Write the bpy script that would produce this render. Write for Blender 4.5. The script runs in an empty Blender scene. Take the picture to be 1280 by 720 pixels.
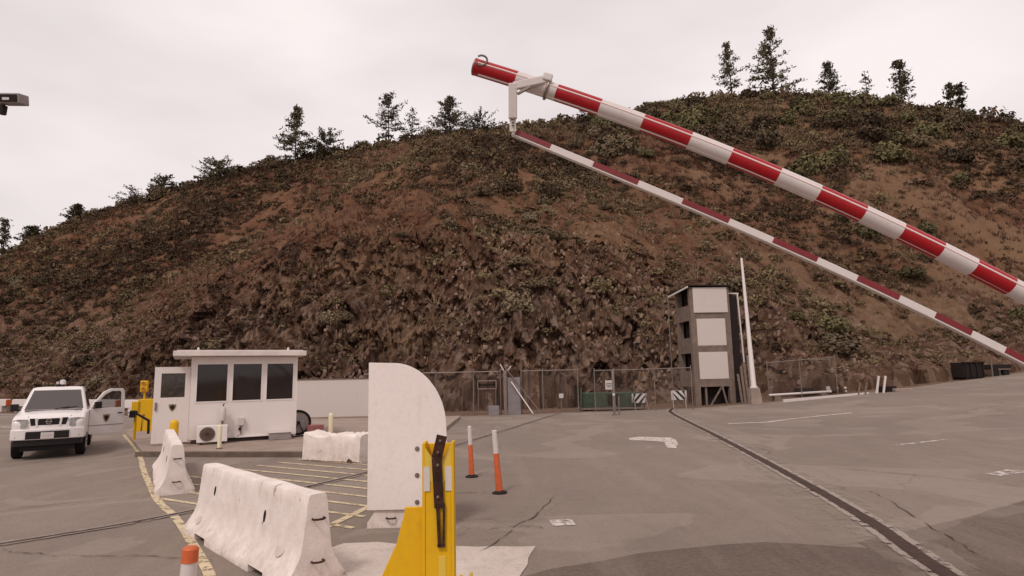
import bpy, bmesh, math, random
import numpy as np
from mathutils import Vector, Matrix, Euler
R = math.radians
random.seed(7)
rng = np.random.default_rng(11)
scene = bpy.context.scene
COL = scene.collection

# ------------------------------------------------------------------ camera
PITCH, ROLL, H, FPX = R(8.05), R(1.2), 1.9, 763.0
cd = bpy.data.cameras.new('camera'); cam = bpy.data.objects.new('camera', cd); COL.objects.link(cam)
cd.sensor_width = 36; cd.lens = FPX / 1280 * 36; cd.clip_start = 0.05; cd.clip_end = 3000
cam.location = (0, 0, H)
f_ = Vector((0, math.cos(PITCH), math.sin(PITCH))); r0 = Vector((1, 0, 0)); u0 = r0.cross(f_)
r_ = r0 * math.cos(ROLL) - u0 * math.sin(ROLL); u_ = u0 * math.cos(ROLL) + r0 * math.sin(ROLL)
cam.matrix_world = Matrix.Translation((0, 0, H)) @ Matrix((r_, u_, -f_)).transposed().to_4x4()
scene.camera = cam

# ------------------------------------------------------------------ colour, sky, sun
vs = scene.view_settings
vs.view_transform = 'Standard'; vs.look = 'None'; vs.gamma = 1; vs.use_curve_mapping = False
vs.exposure = 0.36
SUN_EL, SUN_AZ = R(52), R(205)       # azimuth clockwise from +y
w = bpy.data.worlds.new('World'); scene.world = w; w.use_nodes = True
nt = w.node_tree; nt.nodes.clear()
def wn(t): return nt.nodes.new(t)
sky = wn('ShaderNodeTexSky'); sky.sky_type = 'NISHITA'; sky.sun_disc = False
sky.sun_elevation = SUN_EL; sky.sun_rotation = SUN_AZ
tc = wn('ShaderNodeTexCoord'); mp = wn('ShaderNodeMapping'); mp.inputs['Scale'].default_value = (1, 1, 2.6)
nt.links.new(tc.outputs['Generated'], mp.inputs[0])
nz = wn('ShaderNodeTexNoise'); nz.inputs['Scale'].default_value = 1.5; nz.inputs['Detail'].default_value = 4; nz.inputs['Roughness'].default_value = 0.5
nt.links.new(mp.outputs[0], nz.inputs['Vector'])
cr = wn('ShaderNodeValToRGB'); nt.links.new(nz.outputs['Fac'], cr.inputs[0])
cr.color_ramp.elements[0].position = 0.32; cr.color_ramp.elements[0].color = (5.6, 5.0, 5.02, 1)
cr.color_ramp.elements[1].position = 0.66; cr.color_ramp.elements[1].color = (7.9, 7.15, 7.0, 1)
mx = wn('ShaderNodeMix'); mx.data_type = 'RGBA'; mx.inputs['Factor'].default_value = 0.95
nt.links.new(sky.outputs[0], mx.inputs['A']); nt.links.new(cr.outputs[0], mx.inputs['B'])
bg = wn('ShaderNodeBackground'); bg.inputs['Strength'].default_value = 0.1
out = wn('ShaderNodeOutputWorld')
nt.links.new(mx.outputs['Result'], bg.inputs[0]); nt.links.new(bg.outputs[0], out.inputs[0])
sl = bpy.data.lights.new('sun', 'SUN'); sl.energy = 1.3; sl.angle = R(12); sl.color = (1, .93, .88)
so = bpy.data.objects.new('sun', sl); COL.objects.link(so)
sd = Vector((math.sin(SUN_AZ) * math.cos(SUN_EL), math.cos(SUN_AZ) * math.cos(SUN_EL), math.sin(SUN_EL)))
so.rotation_euler = sd.to_track_quat('Z', 'Y').to_euler(); so.location = (0, -5, 30)
scene.cycles.max_bounces = 5; scene.cycles.transparent_max_bounces = 12
scene.cycles.use_denoising = True

# ------------------------------------------------------------------ ground height and pixel helper
def gz(x): return 0.065 * 1.2 * np.log1p(np.exp((np.asarray(x, float) - 9) / 1.2))
def gzf(x): return float(gz(x))
def ray(px, py): return r_ * ((px - 640) / FPX) + u_ * ((360 - py) / FPX) + f_
def at(px, py, Y):                    # point seen at a photo pixel, at depth Y
    d = ray(px, py); return Vector((0, 0, H)) + d * (Y / d.y)
def G(px, py):                        # ground point seen at a photo pixel
    d = ray(px, py); lo, hi = 1.0, 200.0
    for _ in range(60):
        m = (lo + hi) / 2; p = Vector((0, 0, H)) + d * m
        if p.z > gzf(p.x): lo = m
        else: hi = m
    return Vector((0, 0, H)) + d * lo

# ------------------------------------------------------------------ materials
def lin(h):
    c = [int(h[i:i + 2], 16) / 255 for i in (0, 2, 4)]
    return tuple((v / 12.92 if v < .04045 else ((v + .055) / 1.055) ** 2.4) for v in c) + (1,)
class NT:
    def __init__(s, name, rough=.7, metal=0.0, spec=.3):
        s.m = bpy.data.materials.new(name); s.m.use_nodes = True; s.t = s.m.node_tree
        s.b = s.t.nodes['Principled BSDF']; s.o = s.t.nodes['Material Output']
        s.b.inputs['Roughness'].default_value = rough; s.b.inputs['Metallic'].default_value = metal
        s.b.inputs['Specular IOR Level'].default_value = spec
        s.tc = s.t.nodes.new('ShaderNodeTexCoord')
    def n(s, t): return s.t.nodes.new(t)
    def l(s, a, b): s.t.links.new(a, b)
    def vec(s, scale=(1, 1, 1), coord='Object'):
        mp = s.n('ShaderNodeMapping'); mp.inputs['Scale'].default_value = scale; s.l(s.tc.outputs[coord], mp.inputs[0]); return mp.outputs[0]
    def noise(s, scale, detail=4, rough=.6, vscale=(1, 1, 1), dist=0):
        n = s.n('ShaderNodeTexNoise'); n.inputs['Scale'].default_value = scale; n.inputs['Detail'].default_value = detail
        n.inputs['Roughness'].default_value = rough; n.inputs['Distortion'].default_value = dist
        s.l(s.vec(vscale), n.inputs['Vector']); return n.outputs['Fac']
    def ramp(s, fac, stops):
        c = s.n('ShaderNodeValToRGB'); s.l(fac, c.inputs[0]); e = c.color_ramp.elements
        while len(e) < len(stops): e.new(.5)
        for k, (p, col) in enumerate(stops):
            e[k].position = p; e[k].color = col if len(col) == 4 else tuple(col) + (1,)
        return c.outputs[0]
    def mask(s, fac, a, b): return s.ramp(fac, [(a, (0, 0, 0, 1)), (b, (1, 1, 1, 1))])
    def mix(s, fac, a, b, mode='MIX'):
        m = s.n('ShaderNodeMix'); m.data_type = 'RGBA'; m.blend_type = mode
        for v, k in ((fac, 'Factor'), (a, 'A'), (b, 'B')):
            if hasattr(v, 'links'): s.l(v, m.inputs[k])
            else: m.inputs[k].default_value = v
        return m.outputs['Result']
    def math(s, op, a, b=0.5):
        m = s.n('ShaderNodeMath'); m.operation = op
        for i, v in enumerate((a, b)):
            if hasattr(v, 'links'): s.l(v, m.inputs[i])
            else: m.inputs[i].default_value = v
        return m.outputs[0]
    def base(s, c):
        if hasattr(c, 'links'): s.l(c, s.b.inputs['Base Color'])
        else: s.b.inputs['Base Color'].default_value = c
    def bump(s, h, strength=.4, dist=.02):
        b = s.n('ShaderNodeBump'); b.inputs['Strength'].default_value = strength; b.inputs['Distance'].default_value = dist
        s.l(h, b.inputs['Height']); s.l(b.outputs[0], s.b.inputs['Normal'])
    def alpha(s, fac): s.l(fac, s.b.inputs['Alpha'])

def simple(name, hexc, rough=.6, metal=0, spec=.3, var=.12, scale=6, bump=.0):
    m = NT(name, rough, metal, spec); c = lin(hexc)
    d = tuple(v * (1 - var * 1.6) for v in c[:3]) + (1,); e = tuple(min(1, v * (1 + var * .6)) for v in c[:3]) + (1,)
    m.base(m.ramp(m.noise(scale, 5), [(.3, d), (.68, e)]))
    if bump: m.bump(m.noise(scale * 8, 3), bump, .01)
    return m.m

def white_paint(name, hexc='e6dcd6', stain='8a7468', amount=.5, streak=3.0, rough=.6):
    m = NT(name, rough, 0, .25); c = lin(hexc)
    st = m.noise(3.5, 6, .7, (streak, streak, .45)); st = m.mask(st, .54, .74)
    bl = m.mask(m.noise(2.2, 6, .65), .42, .75)
    f = m.math('MULTIPLY', m.math('MULTIPLY', st, bl), amount)
    col = m.mix(f, c, lin(stain))
    g = m.mask(m.noise(14, 6, .7), .45, .8)
    col = m.mix(m.math('MULTIPLY', g, .22 * amount), col, lin('6d5a50'))
    m.base(col); m.bump(m.noise(30, 4), .12, .01)
    return m.m

def concrete_barrier_mat(name):
    m = NT(name, .85, 0, .15)
    sep = m.n('ShaderNodeSeparateXYZ'); m.l(m.tc.outputs['Object'], sep.inputs[0]); z = sep.outputs['Z']
    low = m.n('ShaderNodeMapRange'); low.inputs['From Min'].default_value = .5; low.inputs['From Max'].default_value = .02; m.l(z, low.inputs['Value'])
    top = m.n('ShaderNodeMapRange'); top.inputs['From Min'].default_value = .45; top.inputs['From Max'].default_value = .82; m.l(z, top.inputs['Value'])
    c = m.mix(m.mask(m.noise(4, 6, .6), .3, .75), lin('e6d9d2'), lin('cfc0b7'))
    st = m.mask(m.noise(4.2, 7, .75, (3.2, 3.2, .30)), .58, .70)             # drip stains from the top edge
    c = m.mix(m.math('MULTIPLY', m.math('MULTIPLY', st, top.outputs[0]), .7), c, lin('5f5048'))
    dr = m.mask(m.noise(6, 7, .75, (1, 1, 1)), .40, .72)                   # road dirt low down
    c = m.mix(m.math('MULTIPLY', m.math('MULTIPLY', dr, low.outputs[0]), .62), c, lin('937c6d'))
    ch = m.mask(m.noise(5.5, 5, .6), .66, .70)                                # chips showing grey concrete
    c = m.mix(m.math('MULTIPLY', ch, .75), c, lin('8d7d72'))
    m.base(c); m.bump(m.noise(18, 6, .7), .35, .02)
    return m.m

def asphalt(name, hexa, hexb, cracks=True, grain=.55):
    m = NT(name, .9, 0, .2)
    big = m.mask(m.noise(.16, 6, .6, dist=.6), .3, .72)
    c = m.mix(big, lin(hexa), lin(hexb))
    mid = m.mask(m.noise(1.1, 7, .7, (1, .5, 1)), .35, .75)
    c = m.mix(m.math('MULTIPLY', mid, .28), c, lin('5f4f47'))
    if cracks:
        v = m.n('ShaderNodeTexVoronoi'); v.feature = 'DISTANCE_TO_EDGE'; v.inputs['Scale'].default_value = .33
        wn_ = m.n('ShaderNodeTexNoise'); wn_.inputs['Scale'].default_value = 1.3; wn_.inputs['Detail'].default_value = 6
        m.l(m.tc.outputs['Object'], wn_.inputs['Vector'])
        va = m.n('ShaderNodeVectorMath'); va.operation = 'MULTIPLY_ADD'; va.inputs[1].default_value = (1.1, 1.1, 0)
        m.l(wn_.outputs['Color'], va.inputs[0]); m.l(m.tc.outputs['Object'], va.inputs[2]); m.l(va.outputs[0], v.inputs['Vector'])
        line = m.ramp(v.outputs['Distance'], [(0.002, (1, 1, 1, 1)), (0.009, (0, 0, 0, 1))])
        gate = m.mask(m.noise(.22, 3), .52, .62)
        c = m.mix(m.math('MULTIPLY', m.math('MULTIPLY', line, gate), .6), c, lin('43352e'))
    oil = m.mask(m.noise(.5, 5, .6, (1.6, .8, 1)), .62, .78)
    c = m.mix(m.math('MULTIPLY', oil, .55), c, lin('4f443d'))
    pt = m.mask(m.noise(.28, 3, .4, dist=1.5), .56, .575); c = m.mix(m.math('MULTIPLY', pt, .16), c, lin('b0a296'))
    tr_ = m.mask(m.noise(.35, 6, .7, (3.0, .35, 1)), .5, .72)                 # long wheel-polished streaks
    c = m.mix(m.math('MULTIPLY', tr_, .35), c, lin('9c8a7d'))
    bl_ = m.mask(m.noise(3.2, 8, .8), .5, .7)
    c = m.mix(m.math('MULTIPLY', bl_, .30), c, lin('5d5048'))
    gr = m.mask(m.noise(20, 6, .85), .38, .66)
    c = m.mix(m.math('MULTIPLY', gr, grain * .5), c, lin('9d877b'))
    sp = m.mask(m.noise(34, 5, .9), .53, .64)
    c = m.mix(m.math('MULTIPLY', sp, .35), c, lin('3b302b'))
    m.base(c); m.bump(m.noise(90, 3, .8), .35, .01)
    return m.m

def worn_paint(name, hexc, keep=.5, sc=9):
    m = NT(name, .8, 0, .2)
    m.base(m.mix(m.mask(m.noise(6, 5), .3, .8), lin(hexc), tuple(v * .72 for v in lin(hexc)[:3]) + (1,)))
    m.alpha(m.mask(m.noise(sc, 7, .75), keep - .06, keep + .05)); return m.m

M = {}
M['asphalt'] = asphalt('asphalt', '877a6f', '756960')
M['asphalt_dark'] = asphalt('asphalt_dark', '64584f', '564a42', False, .5)
M['concrete_pale'] = asphalt('concrete_pale', 'd6c8be', 'c0b0a5', True, .25)
M['concrete_edge'] = worn_paint('concrete_edge', 'a8988b', .50, 1.5)
_b = M['concrete_edge'].node_tree; _p = _b.nodes['Principled BSDF']; _l = _p.inputs['Alpha'].links[0].from_socket; _m = _b.nodes.new('ShaderNodeMath'); _m.operation = 'MULTIPLY'; _m.inputs[1].default_value = .38; _b.links.new(_l, _m.inputs[0]); _b.links.new(_m.outputs[0], _p.inputs['Alpha'])
M['concrete_lip'] = worn_paint('concrete_lip', 'a3948a', .45, 6)
M['sidewalk'] = simple('sidewalk', '98857a', .9, var=.15, scale=1.8, bump=.2)
M['kerb'] = simple('kerb', '6a5a50', .9, var=.2, scale=3, bump=.2)
M['slot'] = simple('slot', '4a3830', .7, .2, var=.25, scale=9, bump=.3)
M['crack'] = worn_paint('crack_dark', '54433a', .46, 3)
M['white_line'] = worn_paint('white_line', 'd2c4bb', .45)
M['white_line_worn'] = worn_paint('white_line_worn', 'cfc2ba', .49, 7)
M['yellow_line'] = worn_paint('yellow_line', 'd0bc9c', .44, 7)
M['barrier'] = concrete_barrier_mat('barrier_concrete')
M['white'] = white_paint('white_paint', 'e2d8d3', amount=.25)
M['panel_white'] = white_paint('panel_white', 'e2d6d0', '94847a', .55, 1.2)
M['hut_white'] = white_paint('hut_white', 'ded3cd', '8d7a70', .35)
M['wall_grey'] = white_paint('wall_grey', 'c6bab4', '908279', .4)
M['car_white'] = simple('car_paint', 'dfd6d3', .25, 0, .5, var=.03, scale=2)
M['yellow'] = white_paint('yellow_paint', 'dba915', '7a5a1c', .55, 2.2, .5)
M['yellow_pale'] = white_paint('yellow_paint_pale', 'd8b54a', '8f6f2a', .4, 2.2, .5)
M['rust'] = simple('rusty_steel', '4a3026', .75, .4, var=.35, scale=14, bump=.4)
M['dark_metal'] = simple('dark_metal', '2e2623', .5, .5, var=.2)
M['black_plastic'] = simple('black_plastic', '1d1817', .55, var=.1)
M['rubber'] = simple('rubber', '1e1a19', .85, var=.15, bump=.2)
M['grey_metal'] = simple('grey_metal', '9a8f8c', .45, .5, var=.15, scale=9)
M['galv'] = simple('galvanised_steel', '8b7d75', .5, .6, var=.2, scale=12)
M['steel_rim'] = simple('steel_rim', 'a39c99', .35, .7, var=.1)
M['orange'] = simple('orange_plastic', 'c9633a', .5, var=.12, scale=10)
M['red'] = white_paint('red_sheeting', 'a01820', '6e2a26', .6, 2.0, .32)
M['red_dark'] = simple('red_sheeting_dark', '781c22', .4, 0, .4, var=.15, scale=7)
M['boom_white'] = white_paint('boom_white', 'cdc2bd', '8d7d74', .45, 2.0, .32)
M['highlight'] = simple('boom_highlight', 'f0d8d4', .3, 0, .5, var=.04)  # pale colour for the painted highlight line on the boom
M['roof'] = simple('roof_white', 'd6c9c2', .7, var=.1, scale=2)
M['green'] = simple('green_paint', '434f40', .6, .1, var=.25, scale=5)
M['tower_frame'] = simple('tower_concrete', '7a695e', .85, var=.2, scale=2.5, bump=.2)
M['tower_panel'] = white_paint('tower_panel', 'c8bbb4', '8a786e', .35)
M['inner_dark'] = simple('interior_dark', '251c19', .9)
M['bark'] = simple('bark', '40322b', .95, var=.3, scale=5, bump=.4)
M['wood'] = simple('weathered_wood', '77665b', .9, var=.25, scale=8)
M['plate_grey'] = simple('plate_grey', '857c7c', .7, .1, var=.15, scale=3)
M['pink'] = simple('red_faded', '9a615c', .7)
M['amber'] = simple('amber_lens', 'b07a3a', .3, var=.05)
M['lamp_glass'] = simple('lamp_glass', 'cfc7c4', .15, 0, .6, var=.05)
M['headlight'] = simple('headlight_lens', '9a9390', .12, 0, .7, var=.2, scale=14)
M['skin_tan'] = simple('badge_tan', '8d7a5a', .6)

def glass(name, hexc, alpha=1.0, rough=.06):
    m = NT(name, rough, 0, .6); m.base(lin(hexc)); m.b.inputs['Alpha'].default_value = alpha; return m.m
M['glass_dark'] = glass('glass_dark', '2a211f', .82)
M['windshield'] = glass('windshield', '4b4441', 1, .12)
M['glass_clear'] = glass('glass_clear', '4a4440', .45)

def chain_mat():
    m = NT('chain_link', .6, .5)
    m.base(lin('7d6e66'))
    sep = m.n('ShaderNodeSeparateXYZ'); m.l(m.tc.outputs['Object'], sep.inputs[0])
    a = m.math('ADD', sep.outputs['X'], sep.outputs['Z']); b = m.math('SUBTRACT', sep.outputs['X'], sep.outputs['Z'])
    def w_(v):
        return m.math('LESS_THAN', m.math('FRACT', m.math('MULTIPLY', v, 14.0)), .06)
    m.alpha(m.math('MAXIMUM', w_(a), w_(b))); return m.m
M['chain'] = chain_mat()

# ------------------------------------------------------------------ object helpers
def empty(name, loc=(0, 0, 0), rz=0, label=None, cat=None, group=None):
    o = bpy.data.objects.new(name, None); COL.objects.link(o); o.location = loc; o.rotation_euler = (0, 0, rz)
    o.empty_display_size = .3
    tag(o, label, cat, group); return o
def tag(o, label=None, cat=None, group=None, kind=None):
    for k, v in (('label', label), ('category', cat), ('group', group), ('kind', kind)):
        if v: o[k] = v
    return o
class MB:
    def __init__(s): s.v = []; s.f = []
    def add(s, vs, fs):
        n = len(s.v); s.v += [tuple(v) for v in vs]; s.f += [tuple(i + n for i in f) for f in fs]; return s
    def box(s, c, size, rot=None, taper=1.0):
        hx, hy, hz = (d / 2 for d in size); vs = []
        for z in (-hz, hz):
            k = taper if z > 0 else 1
            for x, y in ((-hx, -hy), (hx, -hy), (hx, hy), (-hx, hy)): vs.append(Vector((x * k, y * k, z)))
        if rot: e = Euler(rot).to_matrix(); vs = [e @ v for v in vs]
        vs = [v + Vector(c) for v in vs]
        return s.add(vs, [(0, 3, 2, 1), (4, 5, 6, 7), (0, 1, 5, 4), (1, 2, 6, 5), (2, 3, 7, 6), (3, 0, 4, 7)])
    def bar(s, a, b, wx, wz):                      # square-section bar between two points
        a, b = Vector(a), Vector(b); d = (b - a).normalized()
        up = Vector((0, 0, 1)) if abs(d.z) < .95 else Vector((0, 1, 0))
        x = d.cross(up).normalized(); y = x.cross(d).normalized(); vs = []
        for p in (a, b):
            for i, j in ((-1, -1), (1, -1), (1, 1), (-1, 1)): vs.append(p + x * i * wx / 2 + y * j * wz / 2)
        return s.add(vs, [(0, 3, 2, 1), (4, 5, 6, 7), (0, 1, 5, 4), (1, 2, 6, 5), (2, 3, 7, 6), (3, 0, 4, 7)])
    def tube(s, pts, rad, n=12, caps=True, closed=False):
        pts = [Vector(p) for p in pts]; m = len(pts)
        rads = rad if isinstance(rad, (list, tuple)) else [rad] * m
        vs = []; prevx = None
        for i, p in enumerate(pts):
            if closed: d = pts[(i + 1) % m] - pts[i - 1]
            else: d = pts[min(i + 1, m - 1)] - pts[max(i - 1, 0)]
            d.normalize()
            if prevx is None:
                up = Vector((0, 0, 1)) if abs(d.z) < .9 else Vector((0, 1, 0)); x = d.cross(up).normalized()
            else: x = (prevx - d * prevx.dot(d)).normalized()
            prevx = x; y = x.cross(d)
            for k in range(n):
                a = 2 * math.pi * k / n; vs.append(p + (x * math.cos(a) + y * math.sin(a)) * rads[i])
        fs = []
        for i in range(m if closed else m - 1):
            j = (i + 1) % m
            for k in range(n):
                l = (k + 1) % n; fs.append((i * n + k, i * n + l, j * n + l, j * n + k))
        if caps and not closed: fs += [tuple(range(n - 1, -1, -1)), tuple((m - 1) * n + k for k in range(n))]
        return s.add(vs, fs)
    def cyl(s, a, b, r, n=20): return s.tube([a, b], r, n)
    def prism(s, poly, axis, a, b):                # polygon (u,v) extruded along axis: 'y': (u,z) ; 'x': (y,z) ; 'z': (x,y)
        def P(u, v, t): return {'y': (u, t, v), 'x': (t, u, v), 'z': (u, v, t)}[axis]
        n = len(poly); vs = [P(u, v, a) for u, v in poly] + [P(u, v, b) for u, v in poly]
        fs = [tuple(range(n - 1, -1, -1)), tuple(range(n, 2 * n))] + [(i, (i + 1) % n, n + (i + 1) % n, n + i) for i in range(n)]
        return s.add(vs, fs)
    def loft(s, rings, caps=True):
        n = len(rings[0]); m = len(rings); vs = [p for r in rings for p in r]; fs = []
        for i in range(m - 1):
            for k in range(n):
                l = (k + 1) % n; fs.append((i * n + k, i * n + l, (i + 1) * n + l, (i + 1) * n + k))
        if caps: fs += [tuple(range(n - 1, -1, -1)), tuple((m - 1) * n + k for k in range(n))]
        return s.add(vs, fs)
    def mesh(s, name, smooth=False, fix=True):
        me = bpy.data.meshes.new(name); me.from_pydata(s.v, [], s.f); me.update()
        if fix:
            bm = bmesh.new(); bm.from_mesh(me); bmesh.ops.recalc_face_normals(bm, faces=bm.faces); bm.to_mesh(me); bm.free()
        if smooth: me.polygons.foreach_set('use_smooth', [True] * len(me.polygons)); me.set_sharp_from_angle(angle=R(38))
        return me
    def build(s, name, mat, parent=None, bevel=0, smooth=False, seg=2, loc=None):
        o = bpy.data.objects.new(name, s.mesh(name, smooth)); COL.objects.link(o)
        if mat: o.data.materials.append(mat)
        if parent: o.parent = parent
        if loc: o.location = loc
        if bevel:
            md = o.modifiers.new('bevel', 'BEVEL'); md.width = bevel; md.segments = seg; md.limit_method = 'ANGLE'; md.angle_limit = R(35)
        return o
def box(name, c, size, mat, parent=None, bevel=0, rot=None): return MB().box(c, size, rot).build(name, mat, parent, bevel)

def mesh_np(name, verts, faces, mat, smooth=False, mats=None, midx=None):
    me = bpy.data.meshes.new(name); verts = np.asarray(verts, np.float32); faces = np.asarray(faces, np.int32)
    k = faces.shape[1]; me.vertices.add(len(verts)); me.vertices.foreach_set('co', verts.ravel())
    me.loops.add(faces.size); me.loops.foreach_set('vertex_index', faces.ravel())
    me.polygons.add(len(faces)); me.polygons.foreach_set('loop_start', np.arange(0, faces.size, k, dtype=np.int32))
    me.materials.append(mat)
    if smooth: me.polygons.foreach_set('use_smooth', np.ones(len(faces), bool))
    me.update(calc_edges=True); return me

def copy_thing(o, parent=None):
    c = o.copy(); COL.objects.link(c)
    if parent: c.parent = parent
    for ch in list(o.children): copy_thing(ch, c)
    return c

# ------------------------------------------------------------------ noise (numpy)
def vnoise(x, y, seed):
    xi = np.floor(x).astype(np.int64); yi = np.floor(y).astype(np.int64); fx = x - xi; fy = y - yi
    def h(a, b):
        n = (a * 374761393 + b * 668265263 + seed * 1442695041) & 0xffffffff
        n = ((n ^ (n >> 13)) * 1274126177) & 0xffffffff; return ((n ^ (n >> 16)) & 0xffff) / 65535.0
    fx = fx * fx * (3 - 2 * fx); fy = fy * fy * (3 - 2 * fy)
    return (h(xi, yi) * (1 - fx) + h(xi + 1, yi) * fx) * (1 - fy) + (h(xi, yi + 1) * (1 - fx) + h(xi + 1, yi + 1) * fx) * fy
def fbm(x, y, seed, octv=5, rough=.5):
    s = 0; a = 1; t = 0
    for i in range(octv): s = s + a * vnoise(x * 2 ** i, y * 2 ** i, seed + i * 17); t += a; a *= rough
    return s / t - .5

def blocks(x, y, seed):
    '''broken-rock relief: every cell of a jittered grid gets its own height and tilt'''
    xi = np.floor(x).astype(np.int64); yi = np.floor(y).astype(np.int64); best = np.full(x.shape, 1e9); val = np.zeros(x.shape)
    def h(a, b, k):
        n = (a * 374761393 + b * 668265263 + (seed + k) * 1442695041) & 0xffffffff
        n = ((n ^ (n >> 13)) * 1274126177) & 0xffffffff; return ((n ^ (n >> 16)) & 0xffff) / 65535.0
    for i in (-1, 0, 1):
        for j in (-1, 0, 1):
            cx, cy = xi + i, yi + j; px, py = cx + h(cx, cy, 1), cy + h(cx, cy, 2); d = (x - px) ** 2 + (y - py) ** 2
            v = h(cx, cy, 3) - .5 + (x - px) * (h(cx, cy, 4) - .5) * .9 + (y - py) * (h(cx, cy, 5) - .5) * .9
            k = d < best; best = np.where(k, d, best); val = np.where(k, v, val)
    return val
# ------------------------------------------------------------------ the setting: road, ground, hill
RX = [-90, -60, -33, -22, -12, -4.8, 3, 7, 12, 18.6, 24.4, 30, 60, 90]
RY = [56, 50, 41, 35.5, 29.3, 28.6, 30.2, 31.0, 31.1, 31.8, 34.0, 36.6, 50, 60]
def yb(x): return np.interp(x, RX, RY)
gx = np.concatenate([np.linspace(-300, -60, 13)[:-1], np.linspace(-60, 4, 33)[:-1], np.linspace(4, 40, 145)[:-1], np.linspace(40, 90, 26)[:-1], np.linspace(90, 300, 8)])
def grid_mesh(xs, Y, zf):
    n, m = Y.shape; X = np.repeat(xs[:, None], m, 1); Z = zf(X, Y)
    v = np.stack([X, Y, Z], -1).reshape(-1, 3); i = np.arange(n - 1)[:, None] * m + np.arange(m - 1)[None]
    f = np.stack([i, i + m, i + m + 1, i + 1], -1).reshape(-1, 4); return v, f
def ground_mat():
    m = NT('dirt', .95, 0, .1)
    c = m.mix(m.mask(m.noise(.6, 7, .7), .3, .75), lin('6b5448'), lin('55412f'))
    c = m.mix(m.mask(m.noise(5, 6, .75), .45, .75), c, lin('8d7766')); m.base(c); m.bump(m.noise(12, 6, .7), .6, .05); return m.m
ys = np.array([-60, -30, 0, 20, 40, 60, 100, 200, 400.0])
v, f = grid_mesh(gx, np.repeat(ys[None], len(gx), 0), lambda X, Y: gz(np.minimum(X, 90)))
o = bpy.data.objects.new('ground', mesh_np('ground', v, f, ground_mat())); COL.objects.link(o); tag(o, kind='structure')
rx = gx[(gx >= -90) & (gx <= 90)]
T = np.linspace(0, 1, 12)
wob = fbm(rx * .8, rx * 0, 3, 4) * .5
Yr = -25 + (yb(rx) + wob + 25)[:, None] * T[None]
v, f = grid_mesh(rx, Yr, lambda X, Y: gz(X) + .006)
o = bpy.data.objects.new('road', mesh_np('road', v, f, M['asphalt'])); COL.objects.link(o); tag(o, kind='structure')

# ridge as seen: photo pixels of the bare crest, at its distance
CP = [(-500, 440, 112), (-250, 400, 112), (-100, 362, 112), (0, 335, 112), (40, 305, 112), (100, 276, 110), (150, 260, 110), (200, 248, 108), (260, 226, 108), (330, 210, 108),
      (400, 196, 108), (470, 186, 108), (560, 172, 108), (620, 165, 108), (700, 157, 110), (780, 146, 110), (820, 131, 110), (920, 121, 107),
      (1000, 120, 104), (1060, 128, 101), (1130, 134, 98), (1200, 143, 94), (1280, 158, 89), (1400, 190, 84), (1600, 250, 78), (1900, 300, 74)]
cw = [at(*c) for c in CP]
RXr = np.array([p.x for p in cw]); RZr = np.array([p.z for p in cw]); RYr = np.array([p.y for p in cw]); _o = np.argsort(RXr); RXr, RZr, RYr = RXr[_o], RZr[_o], RYr[_o]
def foot(x): return yb(x) + np.interp(x, [-60, -12, 2, 12, 16, 30], [3, 4.5, 4.5, 5, 1.5, 1.0])
def hill_z(X, Y, fine=True):
    zr = np.interp(X, RXr, RZr); yr = np.interp(X, RXr, RYr); y0 = foot(X)
    t = (Y - y0) / (yr - y0); tc_ = np.clip(t, 0, 1)
    # rocky cut at the foot, strongest left of centre, with a bench above it
    cutk = np.interp(X, [-80, -45, -28, 4, 10, 20, 30], [.25, .55, 1, 1, .85, .4, .2])
    dy = Y - y0 + fbm(X * .09, Y * .02, 5, 4) * 9
    hc = 10.5 * cutk * np.clip(dy / 9.5, 0, 1) ** .9
    bench = np.clip((dy - 9.5) / 6, 0, 1)
    hcc = 10.5 * cutk
    up = (zr - hcc) * (1 - (1 - np.clip((tc_ - .17) / .83, 0, 1)) ** 1.12)
    z = np.where(dy < 9.5, hc, hcc + bench * .6) + up
    env = np.sin(np.clip(tc_, 0, 1) * math.pi) ** .6
    z = z + env * (1 - .75 * np.clip((tc_ - .55) / .4, 0, 1)) * (fbm(X * .028, Y * .013, 21, 4) * 10.0 + fbm(X * .11, Y * .08, 31, 4) * 4.0)
    if fine:
        e2 = np.clip((Y - y0) / 2.0, 0, 1) * (1 - .6 * np.clip((t - .9) / .1, 0, 1))
        rock = cutk * np.clip(1.25 - dy / 13, 0, 1)
        z = z + e2 * (fbm(X * .55, Y * .5, 41, 5, .6) * 1.7 + (fbm(X * .9, Y * .5, 51, 5, .75) * 2.6 + np.abs(fbm(X * .35, Y * .3, 57, 4, .6)) * 2.2) * rock)
    z = z + 2.2 * np.exp(-((X + 18) / 5.5) ** 2) * np.clip(1 - np.abs(dy - 13) / 6, 0, 1)      # small bench left of centre
    back = np.clip((Y - yr) / 60, 0, 1)
    z = np.where(t > 1, zr * (1 - .45 * back) + fbm(X * .05, Y * .05, 61, 3) * 4 * np.clip((Y - yr) / 10, 0, 1), z)
    low = np.clip(-t * 40, 0, 1)
    return np.where(t <= 0, -.25 * low, z) + gz(np.minimum(X, 90))
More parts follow.
